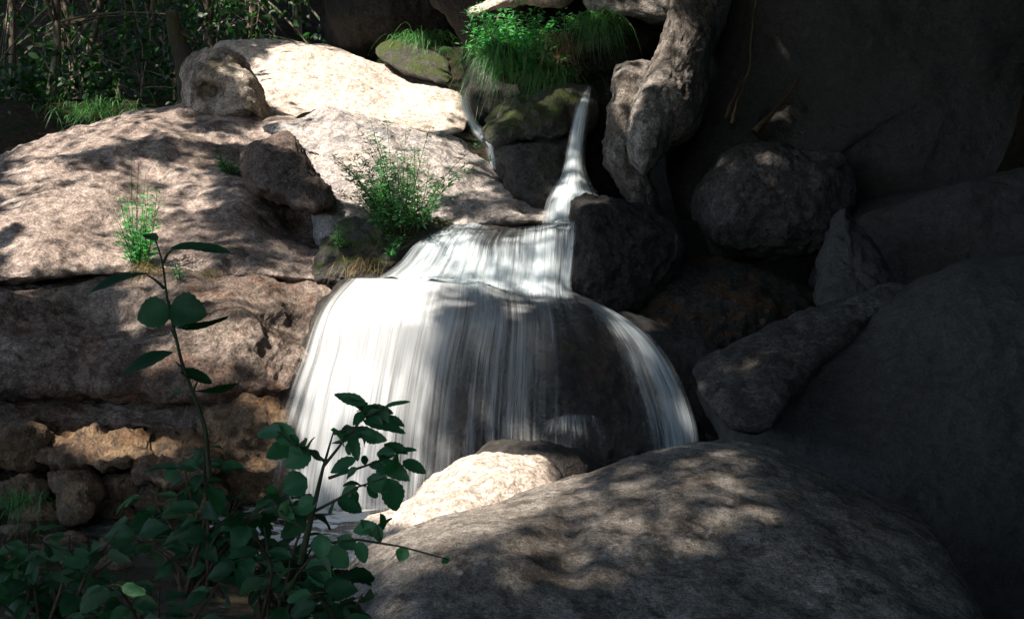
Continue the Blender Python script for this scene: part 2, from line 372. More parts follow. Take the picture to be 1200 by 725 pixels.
# terrain
def hgt(x, y):
    x = np.asarray(x, float); y = np.asarray(y, float)
    h = -.7 + 1.2 * sstep(5.2, 3.2, y)
    h = h + 1.6 * sstep(10.8, 14.5, y) + 1.4 * sstep(15, 19, y) + 8 * sstep(21, 34, y) + 10 * sstep(34, 70, y)
    h = h + 3.4 * sstep(2.8, 6.5, x + .12 * (y - 9)) * sstep(7.5, 10, y) + 6 * sstep(6, 16, x) + 1.2 * sstep(3.6, 5, x) + 1.4 * sstep(-2.2, -4.5, x) * sstep(8.5, 11, y) + .8 * sstep(-2.6, -5, x)*sstep(9, 6, y)
    h = h + 5 * sstep(-14, -40, x) + 1.15 * sstep(-1.5, -2.1, x) * sstep(8.3, 9.2, y) * sstep(11.5, 10.2, y)
    return h + .12 * gnoise(np.stack([x * .9, y * .9, 0 * x], -1).reshape(-1, 3)).reshape(x.shape)
gu = np.linspace(-1, 1, 260); gx = np.sinh(gu * 4.2) / np.sinh(4.2) * 240
gv = np.linspace(-.55, 1, 300); gy = 10 + np.sinh(gv * 4.2) / np.sinh(4.2) * 330
X, Y = np.meshgrid(gx, gy, indexing='ij'); Z = hgt(X, Y)
GV = np.stack([X, Y, Z], -1).reshape(-1, 3); ii, jj = np.meshgrid(np.arange(len(gx) - 1), np.arange(len(gy) - 1), indexing='ij'); ny = len(gy)
GQ = np.stack([ii * ny + jj, (ii + 1) * ny + jj, (ii + 1) * ny + jj + 1, ii * ny + jj + 1], -1).reshape(-1, 4)
M['soil'] = rock_mat('forest_floor', (.07, .05, .033), (.045, .035, .025), (.02, .016, .012), .7, .48, spots=.12, rough=.95, spec=.1, bump=1.6, moss=.5, moss_col=(.03, .05, .012), rust=.4, rust_col=(.11, .055, .025), seed=13)
tag(mk('ground', GV, GQ, M['soil'], loc=(0, 0, 0)), kind='structure')
to_bvh(GV, GQ[::1])

# --- left bank
rock('rock_slab', 'broad whaleback slab of pinkish granite across the left, plants on its sunlit top', [(-190, 250), (-90, 212), (0, 180), (60, 158), (115, 143), (170, 134), (240, 136), (300, 143), (340, 142), (360, 160), (366, 195), (378, 228), (384, 250), (392, 285), (398, 330), (300, 326), (200, 328), (100, 326), (0, 332), (-190, 335)], 12.6, M['slab'], tilt=(.0012, -.0185), front=.6, back=1.2, e=.6, c=(130, 245),
     bumps=[(345, 265, 35, 22, .5), (300, 185, 60, 22, .2), (190, 240, 50, 60, .2), (60, 260, 60, 60, -.2)], amp=.10, freq=.9, ridge=.03, fine=.014, seed=1)
rock('rock_slab', 'bleached pale slab sloping from the whaleback towards the pool, leafy bush on it', [(310, 150), (345, 138), (385, 127), (430, 142), (480, 152), (530, 160), (556, 182), (582, 205), (620, 235), (675, 252), (676, 260), (600, 264), (520, 268), (450, 280), (385, 285), (370, 250), (365, 200), (345, 170)], 12.9, M['bluish'], tilt=(.0015, -.017), front=.5, back=1.3, e=.65, c=(450, 215),
     bumps=[(420, 180, 40, 40, -.2), (500, 245, 40, 20, .3), (400, 290, 20, 30, -.1)], amp=.09, freq=1.1, ridge=.05, seed=2)
rock('overhanging_rock', 'brown overhanging knob near the right end of the whaleback', [(285, 195), (300, 172), (325, 158), (346, 160), (357, 178), (366, 205), (386, 224), (390, 242), (372, 248), (345, 240), (320, 230), (296, 222)], 12.05, M['knob'], tilt=(.001, -.014), front=.42, back=.9, e=.6, amp=.07, freq=1.6, ridge=.05, fine=.025, seed=63)
rock('rock_block', 'rust stained granite block under the long crack, left of the falls', [(-190, 336), (0, 333), (100, 328), (200, 326), (290, 320), (350, 322), (392, 334), (385, 370), (362, 420), (340, 462), (250, 466), (150, 464), (60, 462), (-190, 466)], 10.6, M['rusty'], tilt=(.0004, -.0105), front=.7, back=1.5, e=.5, c=(130, 395),
     bumps=[(255, 380, 60, 50, -.25), (80, 400, 70, 50, .15), (345, 380, 25, 50, .15)], amp=.09, freq=1.2, ridge=.05, fine=.018, seed=3)
rock('rock_ledge', 'thin dark ledge below the rusty block, just above the shore stones', [(-190, 464), (0, 460), (100, 462), (200, 458), (300, 460), (345, 468), (332, 500), (300, 520), (250, 512), (150, 508), (0, 512), (-190, 520)], 10.2, M['rusty'], tilt=(.0003, -.006), front=.6, back=1.4, e=.5, c=(100, 486), amp=.07, freq=1.5, ridge=.05, strata=.03, seed=4)
rock('rock_slab', 'cream sunlit slab at the top left, moss along its back edge', [(252, 58), (300, 51), (370, 51), (415, 65), (445, 80), (490, 92), (528, 104), (545, 125), (548, 152), (520, 160), (470, 156), (420, 145), (380, 132), (330, 146), (280, 146), (240, 120)], 16.8, M['pale'], tilt=(.001, -.028), front=.6, back=1.5, e=.6, c=(400, 105),
     bumps=[(350, 118, 26, 14, .3), (330, 80, 60, 8, .25), (455, 110, 60, 10, .1)], amp=.10, freq=.9, fine=.012, seed=5)
rock('boulder', 'rounded half shaded boulder standing on the whaleback before the cream slab', [(214, 128), (213, 95), (222, 70), (240, 58), (262, 58), (285, 72), (300, 95), (310, 120), (315, 143), (285, 142), (240, 140)], 15.0, M['stained'], tilt=(.0, -.004), front=.6, back=.7, e=.8, amp=.07, freq=1.3, ridge=.03, fine=.02, seed=6, cat='boulder',
     bumps=[(250, 105, 20, 12, .25), (245, 118, 25, 15, .2)])
rock('rock', 'dark mossy bank stone under the bush, left of the middle cascade', [(370, 330), (378, 285), (400, 262), (450, 252), (500, 258), (525, 270), (500, 290), (470, 318), (430, 338)], 11.4, M['mossy'], tilt=(0, -.006), front=.4, back=.9, amp=.07, freq=1.6, ridge=.04, fine=.03, seed=61)
# --- top
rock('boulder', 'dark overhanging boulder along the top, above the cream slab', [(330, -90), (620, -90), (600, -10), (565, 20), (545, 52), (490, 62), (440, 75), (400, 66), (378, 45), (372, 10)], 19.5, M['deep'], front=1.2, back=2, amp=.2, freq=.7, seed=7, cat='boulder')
rock('boulder', 'pale rock tip jutting in at the top edge, above the loosestrife', [(546, 12), (570, 2), (610, -20), (700, -60), (720, -30), (660, 4), (612, 6), (575, 14), (552, 20)], 15.2, M['pale'], tilt=(0, -.01), front=.35, back=.8, c=(630, -18), amp=.06, seed=8, cat='boulder')
rock('boulder', 'grey boulder cut off by the top edge, left of the leaning rock', [(690, -70), (800, -70), (800, 0), (788, 26), (750, 24), (715, 16), (690, 6)], 14.6, M['grey'], tilt=(0, -.01), front=.5, back=.9, amp=.1, seed=9, cat='boulder')
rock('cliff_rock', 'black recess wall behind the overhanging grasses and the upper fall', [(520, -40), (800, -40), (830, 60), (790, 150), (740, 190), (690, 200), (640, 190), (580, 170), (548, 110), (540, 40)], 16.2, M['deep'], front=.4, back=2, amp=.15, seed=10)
rock('mossy_rock', 'small moss rimmed stone under the bright sedge tuft', [(440, 60), (455, 48), (490, 50), (520, 66), (532, 90), (520, 100), (480, 88), (445, 72)], 17.2, M['mossy'], tilt=(0, -.02), front=.35, back=.6, amp=.06, seed=11)
rock('boulder', 'upper mossy boulder between the two small falls', [(574, 152), (580, 132), (600, 120), (640, 110), (668, 103), (688, 108), (692, 130), (680, 160), (650, 172), (605, 174), (578, 168)], 13.6, M['mossy'], tilt=(0, -.008), front=.55, back=1., amp=.08, freq=1.8, ridge=.06, fine=.025, seed=12, cat='boulder')
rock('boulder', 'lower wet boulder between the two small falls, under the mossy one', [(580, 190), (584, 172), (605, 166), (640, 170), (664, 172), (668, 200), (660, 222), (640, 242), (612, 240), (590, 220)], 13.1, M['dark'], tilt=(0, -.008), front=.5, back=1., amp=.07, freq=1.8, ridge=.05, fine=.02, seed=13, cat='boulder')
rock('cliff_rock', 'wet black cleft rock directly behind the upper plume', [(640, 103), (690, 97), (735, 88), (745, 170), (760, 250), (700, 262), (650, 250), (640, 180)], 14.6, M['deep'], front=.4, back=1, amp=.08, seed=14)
# --- right
rock('boulder', 'upright boulder with a white worn flank, tucked left of the leaning rock', [(727, 85), (745, 76), (768, 74), (782, 95), (772, 140), (760, 190), (757, 215), (769, 240), (757, 260), (740, 242), (722, 212), (711, 185), (714, 160), (721, 120)], 12.75, M['grey'], tilt=(.004, -.002), front=.5, back=.8, e=.75, amp=.05, freq=1.6, ridge=.03, fine=.025, seed=62, cat='boulder')
rock('leaning_rock', 'tall leaning grey rock right of the upper plume, brown streaked', [(795, -70), (880, -80), (856, 0), (848, 28), (834, 62), (828, 95), (822, 130), (812, 158), (788, 172), (770, 188), (756, 204), (744, 192), (737, 162), (739, 132), (753, 100), (769, 70), (780, 38), (790, 0)], 12.4, M['grey'], tilt=(.004, -.003), front=.55, back=.8, e=.75, c=(785, 90), amp=.03, freq=1.1, ridge=.02, fine=.02, seed=15)
rock('boulder', 'black square edged boulder right beside the middle cascade', [(677, 262), (676, 239), (700, 236), (740, 240), (765, 250), (796, 268), (800, 300), (778, 345), (735, 372), (690, 362), (676, 330)], 10.9, M['deep'], front=.45, back=1.2, e=.4, amp=.06, ridge=.05, fine=.025, seed=16, cat='boulder')
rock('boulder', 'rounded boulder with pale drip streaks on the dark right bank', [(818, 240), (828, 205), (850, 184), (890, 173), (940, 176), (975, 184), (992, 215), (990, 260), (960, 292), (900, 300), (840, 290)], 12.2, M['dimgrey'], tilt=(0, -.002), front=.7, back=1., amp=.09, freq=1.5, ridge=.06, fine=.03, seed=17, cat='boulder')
rock('rock', 'wedge shaped grey rock perched above the drip streaked boulder', [(880, 152), (905, 122), (930, 96), (950, 110), (968, 150), (970, 172), (930, 172), (890, 166)], 13.2, M['dimgrey'], tilt=(0, -.003), front=.4, back=.8, e=.6, amp=.08, ridge=.06, seed=18)
rock('boulder', 'low boulder with russet leaf litter on top, right of the falls', [(742, 330), (760, 312), (800, 305), (850, 306), (900, 320), (950, 345), (960, 375), (900, 410), (840, 420), (790, 410), (752, 372)], 11.2, M['litter'], tilt=(.001, -.006), front=.6, back=1., amp=.09, freq=1.5, ridge=.05, fine=.03, seed=19, cat='boulder')
rock('rock_slab', 'tilted grey slab pointing left with a worn pale top edge, beside the right hand stream', [(813, 432), (830, 418), (880, 395), (940, 368), (1000, 350), (1045, 335), (1066, 345), (1010, 385), (960, 430), (925, 470), (895, 500), (865, 500), (838, 478), (820, 455)], 9.15, M['dimgrey'], tilt=(-.0004, -.010), front=.3, back=.9, e=.6, c=(930, 412), amp=.03, freq=1.4, ridge=.02, fine=.015, seed=20)
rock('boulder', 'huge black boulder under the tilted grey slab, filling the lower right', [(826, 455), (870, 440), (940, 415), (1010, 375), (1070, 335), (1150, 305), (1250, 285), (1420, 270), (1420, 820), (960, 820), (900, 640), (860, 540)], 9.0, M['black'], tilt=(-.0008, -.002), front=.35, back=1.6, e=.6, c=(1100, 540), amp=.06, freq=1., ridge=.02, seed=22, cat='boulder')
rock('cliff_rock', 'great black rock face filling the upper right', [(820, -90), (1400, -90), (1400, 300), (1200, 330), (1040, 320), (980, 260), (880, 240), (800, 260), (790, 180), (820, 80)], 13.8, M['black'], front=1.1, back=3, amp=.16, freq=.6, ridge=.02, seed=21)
rock('rock', 'black rock seen through the gap under the leaf strewn boulder', [(720, 370), (780, 380), (850, 420), (900, 480), (880, 600), (800, 600), (770, 480)], 10.6, M['black'], front=.4, back=1, amp=.1, seed=23)
rock('cliff_rock', 'black filler rock added to lighten the gap between the upper rock face and the lower right boulder', [(950, 330), (985, 262), (1030, 235), (1110, 215), (1250, 195), (1420, 185), (1420, 440), (1150, 440), (1000, 420)], 12.0, M['black'], front=.4, back=1.2, e=.6, amp=.08, freq=1., ridge=.02, seed=65)  # filler added to lift the dark gap to the neighbouring rocks' tone
# --- the falls' own rock
rock('waterfall_rock', 'upper step of dark rock under the middle cascade', [(425, 340), (455, 315), (490, 288), (518, 268), (560, 266), (610, 268), (650, 265), (690, 262), (720, 300), (700, 380), (600, 400), (480, 395), (420, 370)], 11.2, M['fallrock'], tilt=(0, -.003), front=.45, back=1.4, e=.5, amp=.06, seed=24)
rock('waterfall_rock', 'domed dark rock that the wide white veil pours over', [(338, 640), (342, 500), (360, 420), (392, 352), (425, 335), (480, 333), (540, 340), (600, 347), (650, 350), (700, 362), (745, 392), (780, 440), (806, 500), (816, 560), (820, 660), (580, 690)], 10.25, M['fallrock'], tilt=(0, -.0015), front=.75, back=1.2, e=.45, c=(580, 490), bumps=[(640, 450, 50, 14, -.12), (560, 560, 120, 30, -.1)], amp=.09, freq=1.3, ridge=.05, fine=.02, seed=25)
rock('boulder', 'wet brown topped boulder at the foot of the falls behind the sunlit one', [(555, 540), (575, 522), (610, 514), (650, 516), (685, 530), (700, 560), (690, 620), (560, 620)], 8.3, M['fallrock'], front=.3, back=.7, amp=.05, seed=26, cat='boulder')
# --- foreground boulders
rock('boulder', 'sunlit cream boulder in the middle foreground, at the foot of the falls', [(405, 660), (425, 622), (440, 606), (470, 586), (510, 562), (550, 538), (580, 528), (610, 526), (638, 534), (650, 550), (660, 580), (640, 640), (560, 680), (450, 690)], 7.7, M['pale'], tilt=(0, -.006), front=.45, back=.6, c=(540, 610), amp=.05, freq=2., fine=.01, seed=27, cat='boulder')
rock('boulder', 'huge mottled boulder across the bottom, dappled and shading off right', [(380, 800), (395, 690), (420, 650), (460, 626), (520, 606), (580, 592), (640, 572), (700, 555), (760, 533), (815, 521), (860, 518), (920, 530), (975, 556), (1020, 584), (1070, 606), (1120, 660), (1150, 800)], 6.2, M['front'], tilt=(.0002, -.0065), front=.7, back=1.1, e=.7, c=(740, 680),
     bumps=[(550, 650, 90, 50, -.2), (670, 630, 25, 40, .10), (850, 600, 140, 60, -.1)], amp=.035, freq=1.3, ridge=.012, fine=.008, seed=28, cat='boulder')
# --- shore stones
SH = 'shore stones below the left ledge'
rock('stone', 'lit golden brown shore stone, longest of the row under the ledge', [(50, 522), (62, 504), (100, 496), (140, 504), (172, 512), (176, 532), (150, 548), (90, 545), (58, 540)], 9.35, M['shore'], tilt=(0, -.018), front=.25, back=.5, e=.6, amp=.06, freq=3, ridge=.06, fine=.02, seed=30, cat='stone', group=SH)
rock('stone', 'dark brown shore stone at the left edge of the row', [(-90, 520), (0, 500), (40, 498), (60, 512), (56, 540), (0, 556), (-90, 560)], 9.4, M['shore'], front=.3, back=.5, e=.6, amp=.06, freq=2.5, ridge=.06, fine=.02, seed=31, cat='stone', group=SH)
rock('stone', 'glittering rust orange shore stone nearest the white veil', [(160, 535), (175, 510), (215, 502), (248, 508), (262, 530), (250, 556), (205, 566), (168, 556)], 9.3, M['shore'], tilt=(0, -.018), front=.25, back=.4, e=.6, amp=.06, freq=3, ridge=.06, fine=.02, seed=32, cat='stone', group=SH)
rock('stone', 'ochre wet rock beside the foot of the white veil', [(235, 505), (258, 478), (290, 464), (325, 474), (345, 520), (320, 580), (250, 580)], 9.6, M['shore'], front=.3, back=.5, e=.6, amp=.07, freq=2.5, ridge=.06, fine=.02, seed=33, cat='stone', group=SH)
rock('stone', 'small brown mossy stone standing alone at the water edge', [(54, 560), (66, 545), (88, 540), (108, 548), (116, 568), (112, 596), (96, 612), (74, 608), (68, 580)], 8.95, M['shore'], tilt=(0, -.006), front=.18, back=.25, amp=.04, freq=4, ridge=.03, seed=34, cat='stone', group=SH)
r2 = np.random.default_rng(77)
for k, (px, py, r_, lb) in enumerate([(20, 575, 22, 'dark cobble at the left edge below the shore row'), (140, 572, 26, 'dark cobble right of the small mossy stone'), (185, 585, 24, 'dark cobble below the rust orange shore stone'), (40, 605, 20, 'dark cobble below left of the small mossy stone'), (228, 590, 28, 'dark cobble below the ochre wet rock'), (140, 606, 18, 'dark flat cobble nearest the pool')]):
    a = np.linspace(0, 6.28, 10)[:-1]
    rock('stone', lb, [(px + r_ * math.cos(q) * 1.3 * r2.uniform(.8, 1.15), py + r_ * .62 * math.sin(q) * r2.uniform(.8, 1.2)) for q in a], 9.1, M['shore'], front=.14, back=.2, e=.6, amp=.05, freq=4, ridge=.04, seed=70 + k, cat='stone', group='cobbles along the shore')
for k, (px, py, r_, lb) in enumerate([(215, 648, 17, 'pale stone with an orange crown poking out of the pool'), (45, 650, 30, 'flat ochre stone in the shallows at lower left'), (110, 662, 34, 'flat ochre stone in the shallows beside the first'), (20, 622, 18, 'rusty cobble at the left edge of the shallows'), (75, 634, 22, 'amber cobble between the flat shallows stones'), (140, 640, 18, 'amber cobble breaking the pool surface'), (190, 634, 14, 'small orange cobble near the pale pool stone')]):
    dd = (CAMZ - .28) / ((py - HORIZON) / F0)
    a = np.linspace(0, 6.28, 11)[:-1]
    rock('stone', lb, [(px + r_ * math.cos(q) * 1.25, py + r_ * .42 * math.sin(q) * (1 + .2 * math.sin(3 * q + k))) for q in a], dd, M['shore'], front=.1, back=.16, amp=.03, freq=4, seed=40 + k, cat='stone', group='stones in the shallows')

BV = BVHTree.FromPolygons(BVH_V, BVH_F)
CAMP = Vector((0, 0, CAMZ))
def surf(px, py, dflt=10.):
    p = Vector(at(px, py, 1.0)) - CAMP
    h = BV.ray_cast(CAMP, p.normalized())
    return np.array(h[0]) if h[0] is not None else at(px, py, dflt)

# ------------------------------------------------------------------ water
t = NT('pool_water'); tc = t.n('TexCoord').outputs['Object']
p = t.n('BsdfPrincipled'); t.set(p, 'Base Color', (.035, .03, .018, 1)); t.set(p, 'Roughness', .06); t.set(p, 'IOR', 1.33); t.set(p, 'Alpha', .72)
bp = t.n('Bump'); t.set(bp, 'Height', t.noise(t.mapping(tc, (1, 2.2, 1)), 5, 4, .6, .6)); t.set(bp, 'Distance', .06); t.set(bp, 'Strength', .5); t.set(p, 'Normal', bp.outputs[0])
t.t.links.new(p.outputs[0], t.out.inputs[0]); M['pool'] = t.m
def sheet(name, x0, x1, y0, y1, z, mat):
    xs = np.linspace(x0, x1, 40); ys = np.linspace(y0, y1, 40); a, b = np.meshgrid(xs, ys, indexing='ij')
    i, j = np.meshgrid(np.arange(39), np.arange(39), indexing='ij')
    return mk(name, np.stack([a, b, z + 0 * a], -1).reshape(-1, 3), np.stack([i * 40 + j, (i + 1) * 40 + j, (i + 1) * 40 + j + 1, i * 40 + j + 1], -1).reshape(-1, 4), mat)
tag(sheet('water', -6, 1.5, 4.6, 11, 0.28, M['pool']), kind='structure')

def veil(name, label, guides, dens, mat, nu=60, nv=70, layers=((0, 1.), (.05, .8)), uscale=None, ripple=.012, reach=.9):
    """falling water: guide strands from left to right, each from lip to foot; dens = matching densities"""
    g = G(); UV = []; DN = []; S = []
    L = max(len(a) for a in guides)
    def res(a, k):
        a = np.asarray(a, float); d = np.concatenate([[0], np.cumsum(np.linalg.norm(np.diff(a[:, :2], axis=0), axis=1))]); d /= d[-1]
        s = np.linspace(0, 1, k)
        # smooth cubic through the points
        tt = np.gradient(a, d, axis=0); i = np.clip(np.searchsorted(d, s, side='right') - 1, 0, len(d) - 2); h = (d[i + 1] - d[i])[:, None]; q = ((s - d[i])[:, None]) / h
        return (2 * q ** 3 - 3 * q ** 2 + 1) * a[i] + (q ** 3 - 2 * q ** 2 + q) * h * tt[i] + (3 * q ** 2 - 2 * q ** 3) * a[i + 1] + (q ** 3 - q ** 2) * h * tt[i + 1]
    rows = np.stack([res(a, nv) for a in guides])                       # g, nv, 3
    dn = np.stack([np.interp(np.linspace(0, 1, nv), np.linspace(0, 1, len(q)), q) for q in np.asarray(dens, float)])
    ug = np.linspace(0, 1, len(guides)); un = np.linspace(0, 1, nu)
    def across(A):
        out = np.empty((nu, nv))
        for c in range(nv):
            out[:, c] = np.interp(un, ug, A[:, c])
        kk = np.array([1, 2, 3, 2, 1]) / 9; pad = np.concatenate([out[:1], out[:1], out, out[-1:], out[-1:]])
        return sum(kk[q] * pad[q:q + nu] for q in range(5))
    PX, PY, PD, DD = across(rows[..., 0]), across(rows[..., 1]), across(rows[..., 2]), across(dn)
    wid = uscale or np.abs(PX[-1] - PX[0]).max() / F0 * PD.mean()
    SD_ = PD.copy()
    for i in range(0, nu):
        for j in range(0, nv):
            p = Vector(at(PX[i, j], PY[i, j], 1.0)) - CAMP; h = BV.ray_cast(CAMP, p.normalized())
            if h[0] is not None:
                dd = float(pix(np.array(h[0]))[2])
                if dd > PD[i, j] - reach: SD_[i, j] = min(PD[i, j], dd - .05)
    PD = np.minimum.accumulate(SD_, axis=1)
    for _ in range(6):
        pad = np.pad(PD, 1, mode='edge'); PD = np.minimum(PD, .25 * (pad[:-2, 1:-1] + pad[2:, 1:-1] + pad[1:-1, :-2] + pad[1:-1, 2:]))
    for off, k in layers:
        P = at(PX, PY, PD - off)
        rp = ripple * gnoise(np.stack([np.broadcast_to((un * wid * 9)[:, None], PX.shape), np.broadcast_to(np.linspace(0, 1, nv)[None] * 1.5, PX.shape), np.full(PX.shape, off * 90)], -1).reshape(-1, 3))
        P = P.reshape(-1, 3); P[:, 1] -= np.abs(rp) * 2
        i, j = np.meshgrid(np.arange(nu - 1), np.arange(nv - 1), indexing='ij')
        g.add(P, np.stack([i * nv + j, (i + 1) * nv + j, (i + 1) * nv + j + 1, i * nv + j + 1], -1).reshape(-1, 4))
        ln = np.linspace(0, 1, nv)[None] * np.ones((nu, 1))
        UV.append(np.stack([(un * wid)[:, None] * np.ones((1, nv)) + off * 37, ln * 3 + off * 11], -1).reshape(-1, 2)); DN.append((DD * k).ravel())
        S.append(P)
    i, j = np.meshgrid(np.arange(nu - 1), np.arange(nv - 1), indexing='ij')
    to_bvh(S[0], np.stack([i * nv + j, (i + 1) * nv + j, (i + 1) * nv + j + 1, i * nv + j + 1], -1).reshape(-1, 4)[::1])
    o = g.build(name, mat, uv=np.concatenate(UV), attr={'wetness': np.concatenate(DN)})
    return tag(o, label, 'waterfall')
WC = (.60, .615, .625)  # sky's cool tint painted into the water, bluer on step and narrow falls
M['w1'] = falling_mat('falling_water_wide', WC, 1.3, 5., 26.)
M['w2'] = falling_mat('falling_water_step', (.70, .77, .81), 4.1, 7., 30.)
M['w3'] = falling_mat('falling_water_narrow', (.72, .78, .81), 7.7, 12., 50.)
veil('waterfall', 'wide white veil pouring off the domed rock, densest at its left',
     [[(400, 326, 10.5), (372, 362, 9.95), (345, 425, 9.6), (322, 490, 9.45), (306, 560, 9.4), (296, 660, 9.4)],
      [(415, 326, 10.5), (392, 352, 9.95), (368, 425, 9.55), (348, 490, 9.4), (334, 560, 9.35), (328, 670, 9.35)],
      [(445, 326, 10.6), (430, 345, 9.95), (405, 425, 9.5), (390, 490, 9.35), (378, 560, 9.3), (372, 680, 9.3)],
      [(485, 328, 10.6), (476, 345, 9.9), (455, 425, 9.45), (443, 490, 9.3), (434, 560, 9.25), (430, 680, 9.25)],
      [(530, 332, 10.6), (528, 348, 9.9), (512, 425, 9.45), (503, 490, 9.3), (497, 560, 9.25), (494, 680, 9.25)],
      [(570, 337, 10.6), (572, 352, 9.9), (562, 425, 9.45), (556, 490, 9.3), (552, 560, 9.25), (550, 680, 9.25)],
      [(600, 340, 10.6), (603, 354, 9.9), (603, 425, 9.45), (600, 490, 9.3), (600, 560, 9.25), (600, 680, 9.25)],
      [(640, 344, 10.6), (645, 358, 9.9), (652, 425, 9.45), (652, 490, 9.3), (654, 560, 9.25), (656, 680, 9.25)],
      [(680, 348, 10.6), (688, 364, 9.9), (706, 425, 9.5), (714, 490, 9.35), (720, 560, 9.3), (722, 680, 9.3)],
      [(705, 352, 10.6), (722, 372, 9.95), (745, 425, 9.6), (756, 490, 9.45), (762, 560, 9.4), (764, 680, 9.4)]],
     [[.0, .22, .18, .12, .06, 0], [.7, .85, .72, .6, .5, .4], [.9, 1., .92, .84, .74, .65], [.9, 1., .9, .8, .72, .66], [.9, .82, .64, .56, .52, .5], [.8, .52, .42, .4, .42, .44], [.6, .66, .62, .58, .54, .5], [.6, .38, .34, .34, .36, .38], [.5, .32, .22, .22, .24, .26], [.2, .10, .08, .08, .1, .1]], M['w1'], nu=150, nv=90, reach=.7)
veil('waterfall', 'blue white stream curving down the right shoulder of the domed rock',
     [[(655, 344, 10.5), (690, 362, 10.05), (712, 400, 9.75), (728, 450, 9.6), (740, 500, 9.5), (744, 560, 9.5)],
      [(660, 342, 10.5), (702, 362, 10.05), (732, 400, 9.75), (752, 450, 9.6), (766, 500, 9.5), (772, 560, 9.5)],
      [(664, 341, 10.5), (712, 364, 10.1), (750, 398, 9.8), (777, 448, 9.65), (793, 500, 9.55), (800, 560, 9.55)],
      [(668, 340, 10.6), (720, 364, 10.15), (765, 396, 9.85), (798, 445, 9.7), (816, 495, 9.6), (822, 560, 9.6)]],
     [[.1, .35, .2, .15, .15, .1], [.4, .65, .55, .5, .5, .5], [.5, .8, .8, .8, .85, .9], [.3, .5, .45, .42, .5, .4]], M['w2'], nu=60, nv=80, ripple=.008)
veil('waterfall', 'middle cascade spilling over the upper rock step',
     [[(512, 266, 11.6), (488, 284, 11.), (462, 312, 10.75), (425, 334, 10.5), (395, 352, 10.2)],
      [(530, 262, 11.6), (508, 280, 11.), (488, 308, 10.75), (460, 336, 10.45), (440, 356, 10.1)],
      [(556, 261, 11.6), (540, 280, 11.), (528, 308, 10.75), (515, 340, 10.4), (510, 360, 10.)],
      [(585, 269, 11.6), (578, 280, 11.), (574, 308, 10.75), (570, 340, 10.4), (570, 358, 10.)],
      [(615, 265, 11.6), (613, 280, 11.), (610, 310, 10.75), (606, 344, 10.4), (606, 360, 10.)],
      [(648, 261, 11.6), (647, 280, 11.), (645, 310, 10.75), (644, 346, 10.4), (650, 364, 10.)],
      [(677, 259, 11.6), (676, 280, 11.), (673, 310, 10.8), (672, 348, 10.45), (682, 364, 10.1)]],
     [[.2, .5, .45, .5, .1], [.5, .85, .8, .9, .3], [.7, .85, .8, .95, .3], [.3, .5, .72, .95, .25], [.5, .78, .8, 1., .25], [.6, .85, .82, 1., .25], [.3, .4, .35, .5, .1]], M['w2'], nu=120, nv=50, ripple=.02)
veil('waterfall', 'slim upper plume fanning out at its foot, right of the mossy boulder',
     [[(684, 101, 14.3), (677, 116, 13.3), (670, 138, 13.0), (663, 172, 12.9), (657, 200, 12.75), (647, 220, 12.5), (639, 238, 12.3), (634, 266, 12.15)],
      [(690, 101, 14.3), (684, 116, 13.25), (678, 138, 12.95), (671, 172, 12.85), (667, 200, 12.65), (660, 220, 12.35), (655, 238, 12.15), (652, 268, 12.)],
      [(693, 101, 14.3), (688, 116, 13.25), (683, 138, 12.95), (678, 172, 12.85), (677, 200, 12.65), (681, 220, 12.35), (687, 238, 12.15), (688, 268, 12.)],
      [(700, 102, 14.3), (695, 116, 13.3), (691, 138, 13.0), (688, 172, 12.9), (688, 200, 12.75), (696, 218, 12.5), (707, 236, 12.3), (712, 262, 12.15)]],
     [[.1, .2, .25, .28, .32, .4, .5, .6], [.5, .95, .95, .95, 1., 1., 1., 1.], [.5, .9, .95, .95, 1., 1., 1., 1.], [.1, .15, .2, .2, .25, .35, .5, .6]], M['w3'], nu=40, nv=70, ripple=.01)
veil('waterfall', 'small side fall slipping down the gully behind the pale slab',
     [[(538, 100, 15.4), (537, 106, 14.7), (538, 124, 14.5), (546, 145, 14.4), (556, 160, 14.2), (566, 172, 14.0), (572, 196, 13.9)],
      [(544, 100, 15.4), (544, 106, 14.7), (545, 124, 14.5), (554, 145, 14.4), (566, 160, 14.2), (574, 174, 14.0), (579, 198, 13.9)],
      [(550, 101, 15.4), (551, 107, 14.7), (552, 124, 14.5), (562, 145, 14.4), (576, 160, 14.2), (580, 176, 14.0), (584, 200, 13.9)]],
     [[.1, .2, .25, .3, .4, .4, .2], [.3, .9, .95, .95, 1., .95, .8], [.1, .25, .3, .3, .4, .3, .1]], M['w3'], nu=24, nv=50, ripple=.006)
veil('waterfall', 'thin fan of water sliding over the ledge low in the veil',
     [[(640, 492, 9.2), (634, 510, 9.1), (630, 545, 9.1)], [(664, 486, 9.2), (664, 508, 9.1), (662, 545, 9.1)], [(690, 486, 9.2), (694, 508, 9.1), (696, 545, 9.1)], [(712, 490, 9.2), (722, 510, 9.1), (728, 545, 9.1)]],
     [[.35, .2, .1], [.5, .3, .2], [.45, .3, .2], [.25, .15, .1]], M['w3'], nu=50, nv=24)
veil('waterfall', 'faint trickle in the shadow below the drip streaked boulder',
     [[(788, 274, 11.0), (788, 292, 10.9), (789, 308, 10.9)], [(792, 274, 11.), (793, 292, 10.9), (794, 308, 10.9)], [(797, 274, 11.), (798, 292, 10.9), (800, 308, 10.9)]],
     [[.2, .25, .1], [.5, .45, .2], [.2, .2, .1]], M['w3'], nu=16, nv=20)
t = NT('froth_glints'); tc = t.n('TexCoord').outputs['Object']; df = t.n('BsdfDiffuse'); t.set(df, 'Color', (.75, .78, .8, 1)); tp = t.n('BsdfTransparent'); mx = t.n('MixShader')
